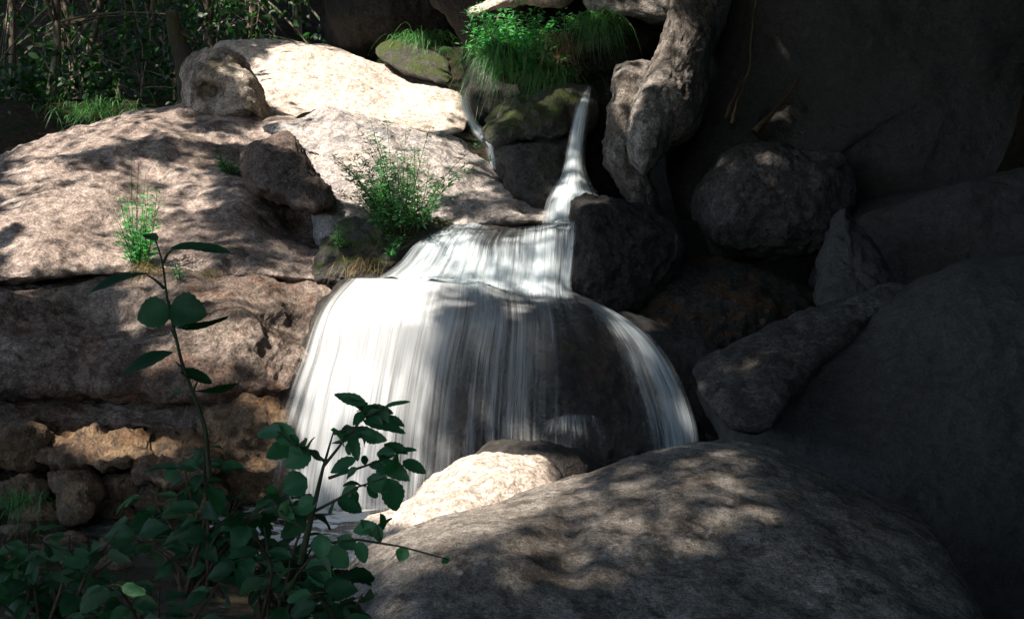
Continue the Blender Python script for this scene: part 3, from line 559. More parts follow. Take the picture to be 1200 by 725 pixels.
t.set(mx, 0, t.math('MULTIPLY', t.ss(t.noise(t.mapping(tc, (1, 1.6, 1)), 3.5, 6, .65, .5), .44, .56), t.n('Attribute', attribute_name='wetness').outputs['Fac']))
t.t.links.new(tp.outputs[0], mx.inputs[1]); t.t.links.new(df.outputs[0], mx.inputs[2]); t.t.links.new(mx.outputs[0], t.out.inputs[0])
fo = sheet('froth_glints', -2.6, 1.6, 7.6, 9.9, .286, t.m)  # white flecks paint sky reflections onto the pool, along with froth
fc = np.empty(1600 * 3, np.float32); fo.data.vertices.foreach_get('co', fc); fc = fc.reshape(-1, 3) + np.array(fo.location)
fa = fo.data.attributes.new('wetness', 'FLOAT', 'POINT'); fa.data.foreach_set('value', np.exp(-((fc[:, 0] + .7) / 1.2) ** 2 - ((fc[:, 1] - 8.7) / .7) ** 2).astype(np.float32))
tag(fo, 'white froth and painted sky reflections on the pool under the wide veil', 'froth_glints', kind='stuff')
zt = float(at(640, 261, 11.7)[2])
tag(sheet('stream_water', .0, 1.2, 11.45, 13.2, zt, M['pool']), kind='structure')
BV = BVHTree.FromPolygons(BVH_V, BVH_F)

# ------------------------------------------------------------------ plants
M['leaf'] = leaf_mat('broad_leaf', (.010, .042, .017), (.028, .092, .036), .35, .5, .22, True, under=(.10, .15, .105))
M['litleaf'] = leaf_mat('sunlit_broad_leaf', (.022, .10, .04), (.055, .17, .07), .4, .45, .3, True, under=(.20, .25, .19))  # lighter copy of the broad leaf, sunlight painted into its colour
M['fresh'] = leaf_mat('fresh_leaf', (.065, .26, .105), (.13, .38, .15), .45)
M['bushleaf'] = leaf_mat('bush_leaf', (.045, .14, .055), (.10, .23, .10), .4)
M['grass'] = leaf_mat('sedge_blade', (.045, .13, .05), (.14, .29, .115), .4, .5)
M['straw'] = leaf_mat('dry_straw', (.22, .15, .08), (.31, .22, .12), .3, .7)
M['wood'] = leaf_mat('forest_leaf', (.008, .028, .010), (.035, .10, .03), .4)
M['stem'] = bark_mat('green_stem', (.03, .045, .02), (.06, .06, .03))
M['twig'] = bark_mat('brown_twig', (.06, .04, .025), (.10, .07, .045))
M['bark'] = bark_mat('grey_bark', (.10, .08, .06), (.30, .25, .2), .3)
M['mossbark'] = bark_mat('mossy_bark', (.03, .027, .022), (.05, .04, .03), .5)
M['flower'] = leaf_mat('pink_flower', (.5, .2, .35), (.6, .3, .45), .3)
UP = np.array([0, 0, 1.0])
def rdir(k, up=0.): 
    d = rng.normal(size=(k, 3)); d[:, 2] += up; return d / np.linalg.norm(d, axis=1)[:, None]

def tuft(label, px, py, n, L, spread, bend, mat='grass', width=.006, base=.08, name='grass_tuft', cat='grass', group=None, lean=(0, 0, 0), d=None, rise=0.):
    b = surf(px, py) if d is None else at(px, py, d)
    B = b + rng.normal(size=(n, 3)) * base * [1, .7, .25] + UP * rise * rng.random((n, 1))
    D = rng.normal(size=(n, 3)) * spread + [0, -.25, 1.] + np.asarray(lean)
    g = G(); g.blades(B, D, L * rng.uniform(.5, 1.1, n), width * rng.uniform(.6, 1.2, n), bend * rng.uniform(.5, 1.3, n))
    return tag(g.build(name, M[mat]), label, cat, group)

def leafy(label, base, stems, mat, leaf, per, name='plant', cat='plant', wd=.35, tilt=.5, spread=.3, flower=False, group=None, bare=.1):
    """upright leafy stems: stems = list of (dx, dy, height, bow)"""
    root = empty(name, base, label, cat, group); gs = G(); gl = G(); gf = G()
    for dx, dy, h, bow in stems:
        a = np.linspace(0, 1, 9)[:, None]; az_ = rng.uniform(0, 6.28)
        P = base + np.array([dx * .35, dy * .35, 0]) + np.array([dx, dy, 0]) * a * .8 + UP * h * a + np.array([math.cos(az_), math.sin(az_), 0]) * bow * a ** 2 * h - UP * bow * .4 * h * a ** 3
        gs.tube(P, np.linspace(.004, .0015, 9), 5)
        k = int(per * h); s = rng.uniform(bare, 1, k); Bp = np.stack([np.interp(s, a[:, 0], P[:, c]) for c in range(3)], 1)
        D = rdir(k) * [1, 1, .4] + UP * tilt; 
        ln = leaf * rng.uniform(.6, 1.15, k) * (1.1 - .55 * s)
        gl.leaves(Bp + D * [spread * leaf, spread * leaf, 0], D, rdir(k, 1.5), ln, ln * wd, .3, .15)
        if flower and (dx, dy, h, bow) in stems[:flower]:
            q = rng.uniform(.86, 1.03, 26); Fp = P[-1] + (q - 1)[:, None] * (P[-1] - P[-4]) * 2.2
            gf = G(); gf.leaves(Fp, rdir(26, .3), rdir(26), .02, .012); gf.build('flower_spike', M['flower'], root)
    gs.build('stem', M['stem'], root); gl.build('foliage', M[mat], root)
    return root

def shoots(n, sx, sy, h0, h1, bow=.25): return [(random.uniform(-sx, sx), random.uniform(-sy, sy), random.uniform(h0, h1), random.uniform(0, bow)) for _ in range(n)]
# on the slabs
leafy('bright green upright plant rooted in the crack of the whaleback slab', surf(165, 312), shoots(18, .17, .1, .25, .66, .15), 'fresh', .065, 150, cat='plant', wd=.28)
leafy('tall dry flower stalk plant with a pink tip on the whaleback slab', surf(160, 300), [(.0, 0, .75, .05), (.06, .02, .66, .03), (-.05, 0, .8, .04)], 'fresh', .035, 60, wd=.25, flower=1)
leafy('large loose bush with fine leaves on the bleached slab', at(470, 274, float(pix(surf(470, 274))[2]) - .05), shoots(20, .40, .3, .45, .98, .5) + shoots(40, .36, .3, .3, .75, .5), 'bushleaf', .065, 125, name='bush', cat='bush', wd=.32, tilt=.3)
leafy('small round leafy tuft high on the whaleback slab', surf(272, 205), shoots(12, .16, .1, .1, .24, .3), 'bushleaf', .05, 200, wd=.4)
leafy('little fern like sprig at the left foot of the bush', surf(402, 292), shoots(5, .08, .05, .12, .22, .3), 'bushleaf', .06, 200, wd=.25)
leafy('young shoot rising beside the lip of the middle cascade', surf(462, 305), shoots(3, .05, .04, .14, .26, .3), 'fresh', .07, 120, wd=.25)
leafy('seedling low in the dry grass right of the bright green plant', surf(212, 328), shoots(3, .08, .05, .08, .16, .2), 'fresh', .04, 200)
tuft('dry straw tussock hanging under the bright green plant', 172, 318, 150, .38, .5, 1.1, 'straw', .004, .06, lean=(0, -.6, -.3), cat='dry grass')
tuft('dry straw wisp hanging over the crack further right', 240, 322, 60, .28, .5, 1.2, 'straw', .004, .04, lean=(.2, -.6, -.3), cat='dry grass')
tuft('dry straw fringe by the lip of the left bank under the bush', 425, 312, 120, .25, .6, 1.1, 'straw', .004, .09, lean=(-.2, -.5, -.1), cat='dry grass')
tuft('tiny vivid grass tuft on the rusty block', 209, 462, 60, .12, .5, .5, 'grass', .005, .02)
tuft('grass clump in the woods edge behind the whaleback slab', 112, 134, 420, .45, .5, .9, 'grass', .012, .28, d=17.5)
tuft('dim grass tuft among the leaves at the lower left edge', 18, 590, 160, .3, .6, 1., 'grass', .007, .08, d=8.4)
tuft('bright sedge tuft drooping over the small moss rimmed stone', 494, 52, 480, .5, .65, 1.5, 'grass', .008, .14, rise=.08)
tuft('short sedge tuft leaning right beside the bright sedge', 518, 60, 90, .36, .4, 1.2, 'grass', .008, .05, lean=(.4, 0, 0))
# overhanging clump by the upper fall
leafy('lush loosestrife stand with pink tips above the mossy boulder', at(604, 92, 13.9), shoots(46, .42, .3, .3, .8, .5), 'fresh', .11, 120, wd=.28, tilt=.1, flower=3)
tuft('bright sedge hanging at the left of the loosestrife stand', 590, 64, 340, .5, .6, 1.5, 'grass', .011, .13, d=13.8, lean=(-.5, -.5, .1))
tuft('dark sedge curtain hanging under the loosestrife over the mossy boulder', 640, 84, 300, .42, .6, 1.6, 'grass', .010, .14, d=13.9, lean=(-.1, -.5, -.2))
tuft('darker sedge curtain hanging right of the loosestrife', 696, 26, 330, .42, .6, 1.6, 'grass', .010, .11, d=14.0, lean=(.1, -.4, 0))
tuft('straw coloured sedge between the two sedge curtains', 652, 48, 90, .4, .5, 1.5, 'straw', .006, .08, d=13.7, lean=(0, -.5, 0), cat='dry grass')
rock('rock_shelf', 'earthy shelf the sedges hang from, above the recess', [(570, 70), (600, 58), (680, 52), (735, 45), (752, 62), (735, 82), (690, 92), (620, 96), (580, 90)], 14.6, M['litter'], front=.4, back=1, amp=.08, seed=60)

# --- foreground saplings: leaves placed by hand (base px, tip px, width m, facing)
def sapling(label, stems, leaves, d, name='sapling', mat='leaf', extra=0):
    b = at(stems[0][0][0], stems[0][0][1], d); root = empty(name, b, label, 'sapling'); gs = G(); gl = G()
    for st in stems:
        P = np.array([at(q[0], q[1], d + (q[2] if len(q) > 2 else 0)) for q in st]); k = len(P)
        s = np.linspace(0, k - 1, 4 * k); P = np.stack([np.interp(s, np.arange(k), P[:, c]) for c in range(3)], 1)
        gs.tube(P, np.linspace(st[0][3] if len(st[0]) > 3 else .004, .0016, len(P)), 7)
    for i, l in enumerate(leaves):
        (x0, y0), (x1, y1), wpx, dz0, dz1, nrm = l[:6]
        gl.bigleaf(at(x0, y0, d + dz0), at(x1, y1, d + dz1), wpx / F0 * d, np.asarray(nrm, float), .22, .2, .07, seed=i)
    r = np.random.default_rng(len(leaves))
    for k in range(extra):
        st = stems[r.integers(1, len(stems))]; q = r.uniform(.3, 1); a = np.array([st[0][0] + (st[-1][0] - st[0][0]) * q, st[0][1] + (st[-1][1] - st[0][1]) * q])
        an = r.uniform(0, 6.28); l = r.uniform(16, 34); b = at(*a, d + r.normal() * .04); tp = at(a[0] + l * math.cos(an), a[1] + .7 * l * math.sin(an), d + r.normal() * .06)
        gl.bigleaf(b, tp, l * r.uniform(.5, .75) / F0 * d, np.array([r.normal() * .5, -.5, .6 + r.normal() * .4]), r.uniform(.1, .4), r.uniform(.1, .6), .1, seed=500 + k)
    gs.build('stem', M['stem'], root); gl.build('foliage', M[mat], root); return root
sapling('slender sapling in front of the left bank with few broad leaves',
    [[(246, 560, 0, .006), (240, 500), (228, 465), (213, 425), (205, 390), (196, 350), (190, 305), (182, 280)], [(191, 308), (196, 298), (203, 292)], [(193, 338), (182, 328), (172, 322)], [(200, 364), (198, 352)], [(206, 396), (200, 385)], [(215, 432), (206, 424)], [(226, 458), (232, 446)]],
    [((200, 291), (270, 291), 34, 0, .0, (0, -.35, 1)), ((184, 282), (168, 272), 16, 0, .03, (0, -.5, 1)), ((174, 320), (102, 338), 36, 0, -.06, (-.2, -.3, 1)),
     ((200, 362), (160, 372), 42, 0, -.02, (.1, -1, .35)), ((198, 360), (240, 368), 46, 0, -.02, (-.1, -1, .3)), ((206, 384), (268, 374), 24, 0, -.05, (0, -.35, -1)), ((205, 412), (140, 436), 34, 0, -.06, (-.1, -.4, 1)),
     ((212, 436), (250, 446), 26, 0, .02, (0, -.6, 1)), ((226, 458), (280, 452), 26, 0, -.04, (0, -.4, -1))], 3.3)
sapling('leafy branch with leaves painted a sunlit green before the veil and the cream boulder',
    [[(352, 660, 0, .009), (366, 600), (378, 550), (391, 505)], [(380, 545), (400, 520), (425, 490), (445, 480)], [(391, 508), (415, 500), (440, 508)], [(425, 492), (428, 475)], [(440, 482), (452, 476)], [(380, 540), (365, 528), (345, 522), (325, 505)], [(366, 600), (395, 585), (420, 570), (450, 560)], [(356, 640), (420, 632), (470, 640), (525, 655)], [(445, 632), (442, 615)], [(385, 560), (430, 545), (470, 530)], [(360, 622), (330, 600), (310, 575)]],
    [((430, 475), (391, 460), 18, 0, .03, (.1, -.8, .6)), ((450, 477), (480, 469), 12, 0, -.02, (0, -.5, 1)), ((425, 492), (475, 505), 22, .02, -.02, (.1, -.6, .8)), ((440, 508), (403, 506), 20, 0, .02, (0, -.8, .7)), ((445, 488), (474, 498), 18, .04, 0, (0, -.5, .8)),
     ((463, 530), (440, 532), 18, 0, .02, (0, -1, .3)), ((466, 528), (488, 526), 11, 0, -.02, (0, -.6, 1)), ((472, 540), (499, 553), 18, 0, -.03, (.2, -.8, .5)), ((418, 538), (385, 552), 20, 0, .02, (-.1, -.7, .6)), ((440, 552), (470, 545), 24, .02, 0, (0, -.6, .8)), ((430, 560), (460, 572), 26, 0, 0, (0, -1, .4)), ((455, 560), (466, 600), 30, 0, .02, (.3, -1, .2)), ((420, 572), (398, 580), 18, 0, .02, (0, -.8, .5)), ((445, 540), (480, 562), 24, .03, 0, (.2, -.9, .5)), ((450, 520), (478, 530), 20, .03, 0, (.1, -.5, .8)), ((410, 505), (420, 540), 16, .02, 0, (.5, -1, .2)),
     ((347, 521), (318, 494), 26, 0, .03, (-.2, -.9, .4)), ((330, 506), (305, 505), 22, 0, .03, (0, -.9, .5)), ((350, 520), (340, 508), 10, 0, 0, (0, -.6, .8)), ((365, 530), (333, 545), 30, .02, 0, (0, -.9, .4)), ((345, 522), (312, 534), 28, .04, 0, (0, -.8, .6)), ((360, 560), (330, 575), 34, .02, 0, (.1, -1, .3)), ((372, 585), (345, 600), 26, 0, 0, (0, -.8, .6)), ((395, 585), (425, 598), 24, 0, 0, (0, -.7, .7)),
     ((442, 616), (412, 622), 18, 0, .02, (.2, -.9, .4)), ((440, 614), (446, 636), 14, 0, 0, (0, -.8, .4)), ((420, 634), (428, 660), 18, 0, 0, (.2, -1, .2)), ((475, 640), (468, 658), 18, 0, 0, (0, -1, .2)), ((520, 652), (525, 660), 12, 0, 0, (0, -1, .3)), ((375, 625), (378, 655), 26, -.04, -.06, (.2, -1, .2)), ((395, 630), (420, 642), 20, 0, 0, (0, -.8, .6)), ((385, 640), (408, 665), 28, 0, 0, (0, -1, .3)), ((360, 655), (395, 690), 30, 0, 0, (0, -1, .3))], 3.3, mat='litleaf', extra=46)
def bush(label, cx, cy, rx, ry, d, n, seed, lpx=(20, 40)):
    r = np.random.default_rng(seed); base = at(cx, cy + ry * 1.2, d); root = empty('bush', base, label, 'bush', 'broad leaved bushes in the lower left'); gs = G(); gl = G()
    tips = []
    for k in range(max(6, n // 9)):
        a = r.uniform(-1.35, 1.35); q = r.uniform(.5, 1)
        e = (cx + rx * q * math.sin(a), cy + ry - ry * 2 * q * abs(math.cos(a * .9)), r.uniform(-.35, .35))
        st = np.array([at(cx + r.normal() * 14, cy + ry * 1.25, d), at((cx + e[0]) / 2 + r.normal() * 8, (cy + ry + e[1]) / 2 - 8, d + e[2] * .4), at(e[0], e[1], d + e[2])])
        s = np.linspace(0, 2, 12); P = np.stack([np.interp(s, [0, 1, 2], st[:, c]) for c in range(3)], 1); P[1:-1] = .25 * P[:-2] + .5 * P[1:-1] + .25 * P[2:]
        gs.tube(P, np.linspace(.006, .0016, 12), 6); tips.append(P)
    for k in range(n):
        P = tips[r.integers(len(tips))]; b = P[r.integers(3, 12)]; az_ = r.uniform(0, 6.28); L = r.uniform(*lpx) / F0 * d
        D = np.array([math.cos(az_), .6 * math.sin(az_), r.uniform(-.7, .35)]); D /= np.linalg.norm(D)
        nrm = np.array([r.normal() * .6, -.2 + r.normal() * .6, .8]); b2 = b + D * L * .25
        gs.tube(np.array([b, b2]), .0012, 4)
        gl.bigleaf(b2, b2 + D * L, L * r.uniform(.5, .8), nrm, r.uniform(.1, .5), r.uniform(.1, .6), .12, seed=seed * 100 + k, n=8)
    gs.build('stem', M['twig'], root); gl.build('foliage', M['leaf'], root)
bush('dark broad leaved bush under the slender sapling, in the middle of the thicket', 235, 600, 110, 80, 3.6, 130, 1)
bush('dark broad leaved bush at the foot of the lit leafy branch', 330, 650, 110, 70, 3.4, 120, 2)
bush('dark broad leaved bush at the left edge of the frame', 60, 660, 130, 75, 3.7, 110, 3)
bush('dark broad leaved bush along the bottom edge, below the pool stones', 180, 720, 150, 50, 3.0, 90, 4)
bush('dark broad leaved bush at the lower left corner of the big boulder', 385, 710, 60, 45, 3.3, 60, 5)

g = G(); nB = []
for _ in range(420):
    a, b = (rng.uniform(420, 1060), rng.uniform(530, 720)) if rng.random() < .75 else (rng.uniform(740, 950), rng.uniform(300, 350))
    h = BV.ray_cast(CAMP, (Vector(at(a, b, 1.)) - CAMP).normalized())
    if h[0] is not None and h[1].z > .25: nB.append((np.array(h[0]) + np.array(h[1]) * .012, np.array(h[1])))
B = np.array([q[0] for q in nB]); N_ = np.array([q[1] for q in nB]) + rng.normal(size=(len(nB), 3)) * .35; D_ = np.cross(N_, rdir(len(nB)))
g.leaves(B, D_, N_, rng.uniform(.012, .035, len(nB)), rng.uniform(.008, .018, len(nB)), .5, .1)
M['litterleaf'] = leaf_mat('dead_leaf', (.10, .055, .03), (.30, .22, .15), .1, .8, .2)
tag(g.build('leaf_litter', M['litterleaf']), 'scattered dead leaf bits on the big mottled boulder and leaf strewn rock', 'leaf litter', kind='stuff')

# ------------------------------------------------------------------ trees
def tree(label, pts, rad, clumps, nleaf, leaf, name='tree', group=None, bark='bark', lm='wood', sig=.5, side=()):
    P = np.asarray(pts, float); root = empty(name, P[0], label, 'tree', group); g = G()
    k = len(P); s = np.linspace(0, k - 1, 8 * k); Q = np.stack([np.interp(s, np.arange(k), P[:, c]) for c in range(3)], 1)
    for _ in range(3): Q[1:-1] = .25 * Q[:-2] + .5 * Q[1:-1] + .25 * Q[2:]
    Q[:, :2] += (.35 * rad) * np.stack([gnoise(Q * 1.3 + rng.uniform(0, 50)), gnoise(Q * 1.3 + 90)], 1)
    g.tube(Q, np.interp(np.linspace(0, 1, len(Q)), [0, .06, 1], [rad * 1.5, rad, rad * .45]), 12, .04)
    for c in clumps:
        h = Q[min(len(Q) - 1, int(len(Q) * rng.uniform(.45 if rad < .12 or rad > .15 else .9, .97)))]; m = (h + c) / 2 + [0, 0, .25 * np.linalg.norm(c - h) * .4]
        a = np.linspace(0, 1, 9)[:, None]; g.tube((1 - a) ** 2 * h + 2 * a * (1 - a) * m + a ** 2 * c, np.linspace(rad * .3, .006, 9), 6)
    g.build('trunk', M[bark], root)
    if nleaf:
        cl = np.asarray(clumps)[rng.integers(len(clumps), size=nleaf)]
        B = cl + rng.normal(size=(nleaf, 3)) * sig * [1, 1, .6]
        gl = G(); ln = leaf * rng.uniform(.6, 1.3, nleaf); gl.leaves(B, rdir(nleaf), rdir(nleaf, .8), ln, ln * .62, .25, .1)
        gl.build('crown', M[lm], root)
    return root
FG = 'thin trees in the woods behind the left slab'
def zg(x, y): return float(hgt(np.array(x), np.array(y)))
woods = [(14, 18, 19.5, .06, 'thin leaning tree at the left edge of the woods'), (64, 58, 18.5, .07, 'pale mottled trunk second from the left in the woods'), (74, 92, 20.5, .05, 'slim curved trunk beside the pale mottled one'),
         (122, 88, 19.8, .07, 'leaning sunlit trunk tipping right in the woods'), (150, 138, 22., .05, 'slender dim trunk in the middle of the woods'), (240, 246, 21., .08, 'dark trunk above the rounded half shaded boulder'),
         (182, 172, 24., .06, 'faint far trunk deep in the woods'), (300, 290, 23., .09, 'black trunk behind the cream slab'), (345, 352, 25., .09, 'farthest black trunk under the overhang')]
for xt, xb, d, r_, lb in woods:
    b = at(xb, 140, d); b = np.array([b[0], b[1], zg(b[0], b[1]) - .1]); m = at((xt + xb) / 2 + rng.normal() * 4, 70, d); tp = at(xt, -10, d); top = tp + [rng.normal() * .4, .3, 5]
    cl = [tp + rng.normal(size=3) * [.9, .9, 1.4] for _ in range(7)] + [m + rng.normal(size=3) * [.8, .6, .7] for _ in range(6)] + [top + rng.normal(size=3) * [1.5, 1.5, 1.] for _ in range(8)]
    tree(lb, [b, m, tp, top], r_, cl, 620, .12, group=FG, sig=.42)
tree('broken mossy snag standing left of the rounded half shaded boulder', [at(222, 128, 17.5), at(214, 70, 17.5), at(205, 45, 17.5), at(200, 14, 17.5)], .16, [at(228, 50, 17.4)], 0, .1, name='snag', bark='mossbark')
for k, (px, py, d, lb) in enumerate([(30, 120, 18.5, 'leafy understorey shrub at the far left of the woods'), (95, 105, 19.5, 'leafy understorey shrub behind the grass clump'), (165, 112, 18.8, 'leafy understorey shrub right of the grass clump'), (205, 95, 20., 'leafy understorey shrub behind the snag'), (255, 45, 21., 'leafy understorey shrub above the rounded boulder'), (300, 35, 22.5, 'leafy understorey shrub over the cream slab')]):
    b = at(px, py + 30, d); tree(lb, [np.array([b[0], b[1], zg(b[0], b[1]) - .1]), at(px, py, d), at(px + 6, py - 40, d)], .025, [at(px, py, d) + rng.normal(size=3) * [.6, .4, .5] for _ in range(9)], 520, .11, name='shrub', group='understorey shrubs in the woods', sig=.25)
# right bank trunks
rock('mossy_rock', 'pointed moss draped rock on the dark right bank above the tilted slab', [(958, 320), (968, 275), (988, 242), (1000, 262), (1024, 285), (1046, 325), (1050, 365), (1000, 375), (965, 360)], 10.6, M['black'], tilt=(0, -.004), front=.3, back=.6, amp=.05, freq=2, ridge=.03, fine=.02, seed=64)
def stick(label, pts, d, r_):
    g = G(); P = np.array([at(x, y, d) for x, y in pts]); s = np.linspace(0, len(P) - 1, 14); Q = np.stack([np.interp(s, np.arange(len(P)), P[:, c]) for c in range(3)], 1)
    g.tube(Q + rng.normal(size=Q.shape) * .006, np.linspace(r_, r_ * .4, 14), 7, .05); tag(g.build('branch', M['twig']), label, 'branch', 'dead branches on the right bank')
stick('dead branch leaning against the wedge shaped rock', [(884, 154), (912, 124), (938, 92)], 12.5, .03)
stick('dead upright branch left of the wedge shaped rock', [(857, 146), (866, 120), (878, 80), (886, 0)], 12.3, .022)
stick('short dead branch crossing behind the upright one', [(850, 140), (862, 110), (870, 95)], 12.2, .015)
stick('dry stalk standing in the straw beside the middle cascade', [(428, 312), (436, 298), (445, 282)], float(pix(surf(428, 312))[2]) - .03, .006)

# ------------------------------------------------------------------ unseen canopy added to shade the gorge, leaves placed to shape the sunlight
LIT = []                                            # where sunlight reaches: cx, cy, rx, ry, rot deg, fraction
def L_(*a): LIT.append(a)
for a in [(60, 270, 110, 50, -20, .95), (20, 305, 60, 30, 0, 1.), (120, 157, 120, 17, -12, .8), (30, 215, 60, 24, -20, .75), (330, 160, 60, 18, 0, .9), (222, 215, 40, 45, 0, .55), (215, 160, 34, 12, 0, .6), (125, 290, 45, 28, 0, .75), (270, 160, 30, 10, 0, .6), (180, 290, 50, 30, 0, .4), (240, 280, 45, 28, 0, .3), (340, 290, 40, 25, 0, .2), (130, 230, 70, 40, 0, .42), (60, 300, 120, 28, 0, .9), (400, 190, 50, 60, 0, 1.), (440, 150, 60, 40, 0, 1.),
          (420, 105, 130, 45, 8, 1.), (380, 70, 70, 16, 8, .9), (500, 130, 45, 25, 15, .9), (345, 122, 40, 20, 0, .9), (300, 90, 20, 20, 0, .5), (292, 108, 18, 38, -20, .8), (250, 80, 20, 14, 0, .45),
          (460, 170, 70, 30, 8, .9), (475, 210, 60, 40, 0, .65), (540, 195, 30, 25, 40, .85), (560, 225, 40, 16, 25, .45), (600, 252, 50, 8, 5, .25), (382, 270, 14, 45, 0, .5),
          (285, 350, 65, 34, -25, 1.), (255, 395, 60, 52, 0, .95), (175, 400, 35, 35, 0, .55), (310, 400, 40, 40, 0, .5), (200, 475, 40, 14, 0, .6), (270, 440, 40, 18, 0, .5), (170, 340, 25, 25, 0, .5), (40, 345, 40, 15, 0, .15),
          (115, 518, 65, 24, 0, 1.), (215, 528, 45, 20, 0, .4), (290, 500, 30, 30, 0, .15), (92, 585, 18, 22, 0, .9), (85, 550, 20, 10, 0, .3), (90, 645, 70, 20, 0, .35), (215, 640, 14, 10, 0, .5),
          (590, 560, 105, 60, -20, 1.), (490, 595, 95, 48, -25, 1.), (440, 620, 30, 20, 0, 1.),
          (690, 600, 220, 70, 5, .11), (590, 645, 170, 50, 0, .10), (835, 620, 55, 35, 0, .36), (690, 590, 45, 14, 10, .34), (720, 610, 30, 20, 40, .3), (660, 620, 60, 26, 30, .2), (850, 545, 60, 16, 0, .22), (640, 590, 40, 12, 0, .25), (560, 640, 60, 30, 0, .12), (450, 670, 40, 40, 0, .16), (760, 570, 60, 25, 0, .2), (900, 590, 60, 30, 0, .15),
          (900, 415, 70, 14, -25, .2), (850, 435, 30, 14, 0, .25), (890, 200, 60, 25, 0, .1), (930, 150, 40, 20, 0, .08), (770, 90, 45, 85, 20, .7), (745, 130, 24, 55, 0, .65), (800, 30, 30, 40, 0, .45), (790, 320, 40, 10, 0, .4), (910, 330, 25, 8, 0, .25),
          (380, 400, 80, 90, 15, 1.), (355, 520, 60, 100, 8, .8), (430, 350, 90, 45, 0, 1.), (430, 430, 85, 100, 0, 1.), (430, 540, 60, 70, 0, .65), (480, 430, 60, 90, 0, .45), (500, 290, 60, 40, -30, .95), (590, 300, 90, 45, 0, .42), (640, 330, 60, 25, 0, .3), (520, 400, 40, 70, 0, .25), (600, 410, 25, 80, 0, .28), (740, 380, 50, 35, 40, .25), (785, 470, 30, 70, -15, .25), (640, 455, 30, 8, 20, .3),
          (680, 150, 14, 60, 10, .5), (672, 235, 40, 25, 0, .6), (545, 130, 14, 35, 0, .6), (570, 170, 16, 25, 0, .8),
          (590, 60, 50, 55, 0, 1.), (640, 20, 60, 30, 0, 1.), (490, 65, 65, 48, 0, 1.), (700, 25, 40, 20, 0, .4), (585, 8, 50, 14, 0, .9), (750, 10, 50, 20, 0, .35), (660, 125, 30, 20, 0, .35), (595, 132, 20, 12, 0, .6), (465, 62, 20, 16, 0, .9),
          (162, 245, 35, 60, 0, .8), (120, 125, 50, 18, 0, .5), (70, 60, 16, 70, 0, .3), (118, 30, 20, 40, 0, .3), (205, 30, 20, 30, 0, .4), (430, 500, 80, 70, 0, .8), (205, 370, 70, 80, 0, .35), (330, 560, 60, 50, 0, .2), (100, 60, 140, 70, 0, .05)]: L_(*a)
LA = np.array(LIT, float); LA[:, 4] = np.radians(LA[:, 4])
GLINT = np.random.default_rng(5).random((40, 60))
def lit(px, py):
    dx = px - LA[:, 0]; dy = py - LA[:, 1]; c, s = np.cos(LA[:, 4]), np.sin(LA[:, 4])
    r = ((dx * c + dy * s) / LA[:, 2]) ** 2 + ((-dx * s + dy * c) / LA[:, 3]) ** 2
    if py < 130 and (abs(px - 70) < 12 or abs(px - 112) < 10 and py < 70): return .6
    if px < 370 and py < 118 and not (px > 200 and py > 48): return .8 if GLINT[int(py) // 9 % 40, int(px) // 9 % 60] < .13 else .012
    return max(.015 if px < 850 else .006, float((LA[:, 5] * sstep(1.35, .6, r)).max()))
TR = [(-8.5, 5.5), (-10.5, 13.), (-4.5, -4.), (1.5, -7.), (7.5, -1.), (9.5, 7.), (-9., 21.), (0., 27.), (8.5, 18.)]
NM = ['far left of the near bank', 'left of the whaleback slab', 'behind the photographer on the left', 'behind the photographer', 'on the near right bank', 'on the right bank', 'deep in the left woods', 'on the hillside above the falls', 'on the hillside at right']
def proxy(px, py, rx, ry, d):
    a = np.linspace(0, 6.283, 9)[:-1]; P = at(px + rx * np.cos(a), py + ry * np.sin(a), d); to_bvh(P, [list(range(8))])
proxy(600, 60, 50, 55, 14.0); proxy(640, 20, 55, 25, 14.0); proxy(490, 65, 38, 30, 16.9); proxy(462, 205, 55, 62, 11.6); proxy(162, 250, 32, 60, float(pix(surf(165, 312))[2]) - .1)
proxy(270, 190, 22, 18, float(pix(surf(272, 205))[2]) - .1); proxy(330, 560, 290, 180, 3.3); proxy(100, 640, 200, 90, 3.6); proxy(700, 40, 35, 40, 13.9); proxy(112, 122, 50, 25, 17.3); proxy(20, 575, 25, 25, 8.3); proxy(70, 60, 12, 70, 18.4); proxy(108, 30, 14, 40, 19.6)
BV = BVHTree.FromPolygons(BVH_V, BVH_F)
cands = 420000
CP = np.stack([rng.uniform(-17, 9, cands), rng.uniform(-12, 26, cands), rng.uniform(8.6, 12.5, cands)], 1)
CP[:, 2] += .12 * np.clip(CP[:, 1] - 18, 0, 20)
# keep leaves above spots meant to be shaded, gaps above sunlit ones
FV = np.ones(cands); size = np.full(cands, .2); keep = np.zeros(cands, bool); far = np.zeros(cands, bool); SD = -SUN
for i in range(cands):
    o = Vector(CP[i]); h = BV.ray_cast(o, SD, 60)
    if h[0] is None: keep[i] = rng.random() < .05; far[i] = True; continue
    px, py, d = pix(np.array(h[0]))
    vis = False
    if d > 0 and -30 < px < 1230 and -30 < py < 755:
        vis = True
    if d > 0 and -20 < px < 1220 and -20 < py < 745:
        f = FV[i] = lit(float(px), float(py)); keep[i] = rng.random() < min(1., -math.log(f) / (4.0 if f < .05 else 2.6)); size[i] = (.34 if px > 1000 else .24) if f < .05 else .13
    else: far[i] = True; keep[i] = rng.random() < .22
K = CP[keep]; size[far] = .42; size = size[keep]
soft = []
for q, (p_, f_) in enumerate(zip(K, FV[keep])):
    if .1 < f_ < .55:
        size[q] = .075
        for _ in range(3): soft.append(p_ + rng.normal(size=3) * .06)
soft = np.array(soft); K = np.concatenate([K, soft]); size = np.concatenate([size, np.full(len(soft), .075)])
own = np.argmin([(K[:, 0] - x) ** 2 + (K[:, 1] - y) ** 2 for x, y in TR], axis=0)
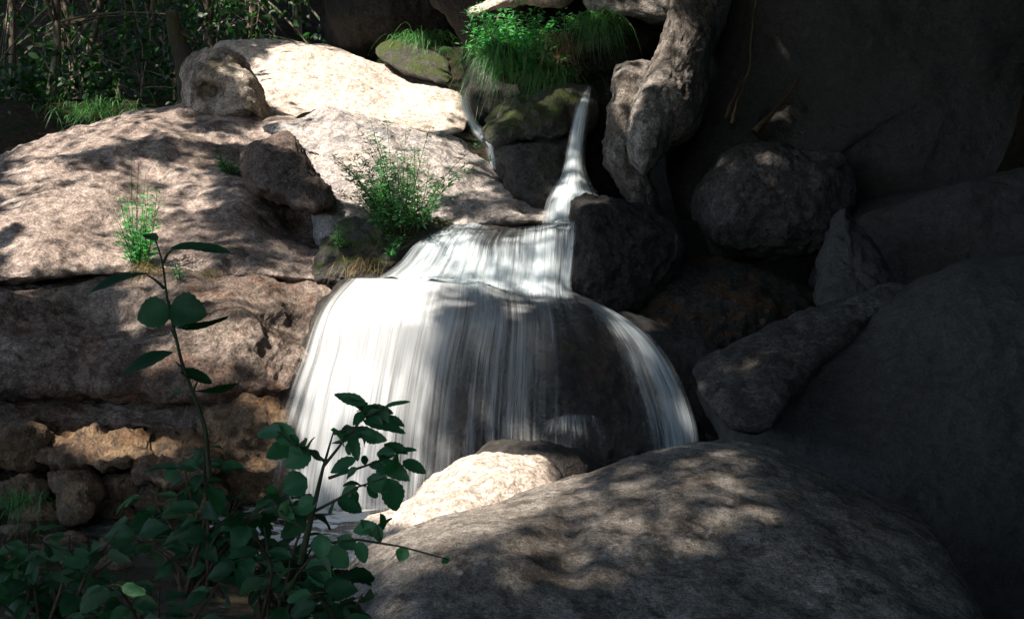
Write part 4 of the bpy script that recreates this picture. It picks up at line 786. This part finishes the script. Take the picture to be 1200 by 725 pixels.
M['canopy'] = leaf_mat('shade_canopy_leaf', (.03, .08, .02), (.05, .12, .03), .25)
for k, (x, y) in enumerate(TR):
    z0 = zg(x, y); root = empty('tree', (x, y, z0 - .2), 'unseen tall broadleaf tree %s, crown shaped to cast the dappled shade' % NM[k], 'tree', 'unseen trees added to shade the gorge')
    g = G(); zt_ = 11.5 + .12 * max(0, y - 18); P = np.array([[x, y, z0 - .2], [x + .1, y, z0 + 2], [x - .1, y + .2, (z0 + zt_) / 2], [x, y, zt_ - 1], [x, y, zt_ + 1]])
    s = np.linspace(0, 4, 20); Q = np.stack([np.interp(s, np.arange(5), P[:, c]) for c in range(3)], 1); g.tube(Q, np.linspace(.34, .08, 20), 12, .03)
    me_ = np.where(own == k)[0]
    if len(me_):
        for q in rng.choice(me_, min(8, len(me_)), replace=False):
            c = K[q]; h = np.array([x, y, rng.uniform(6.5, 9.5) + .1 * max(0, y - 18)]); m = (h + c) / 2 + [0, 0, .8]; a = np.linspace(0, 1, 10)[:, None]
            g.tube((1 - a) ** 2 * h + 2 * a * (1 - a) * m + a ** 2 * c, np.linspace(.035, .006, 10), 6)
        nb = len(me_); gl = G(); ln = size[me_] * rng.uniform(.7, 1.25, nb)
        gl.leaves(K[me_], rdir(nb), rdir(nb, 2.2), ln, ln * .75, .2, .1); gl.build('crown', M['canopy'], root)
    g.build('trunk', M['bark'], root)
# unseen evergreens added beyond the frame edge to darken the right bank
for k, (x, y, lb) in enumerate([(3.4, 2.2, 'unseen evergreen added for shade on the near right bank beside the photographer'), (5.4, 5.6, 'unseen evergreen added for shade behind the huge black boulder on the right'), (7.6, 9.5, 'unseen evergreen added for shade farther along the right bank')]):
    z0 = zg(x, y); n_ = 4500; B = np.stack([rng.normal(x, 1.25, n_), rng.normal(y, 1.5, n_), z0 + rng.uniform(.1, 8.5, n_)], 1)
    B2 = np.stack([rng.uniform(.8, 7, 2500), rng.uniform(y - 1, y + 3, 2500), rng.uniform(5.2, 8, 2500)], 1); B2 = B2 if k else B2[:800]; B2[:, 2] += .16 * np.clip(B2[:, 1] - 6, 0, 10); B2 = B2[B2[:, 0] > .8 + .1 * B2[:, 1]]
    B = np.concatenate([B, B2]); qx, qy, qd = pix(B); B = B[~((qd > 0) & (qx > -200) & (qx < 1420) & (qy > -200) & (qy < 950))]
    root = empty('tree', (x, y, z0 - .2), lb, 'tree', 'unseen evergreens added to shade the right bank'); g = G()
    g.tube(np.array([[x, y, z0 - .2], [x + .05, y, z0 + 4], [x, y, z0 + 8]]), [.2, .15, .05], 10); gl = G(); ln = .3 * rng.uniform(.6, 1.2, len(B)); gl.leaves(B, rdir(len(B)), rdir(len(B), .5), ln, ln * .7, .2, .1)
    g.build('trunk', M['bark'], root); gl.build('crown', M['canopy'], root)
print('canopy leaves', keep.sum())
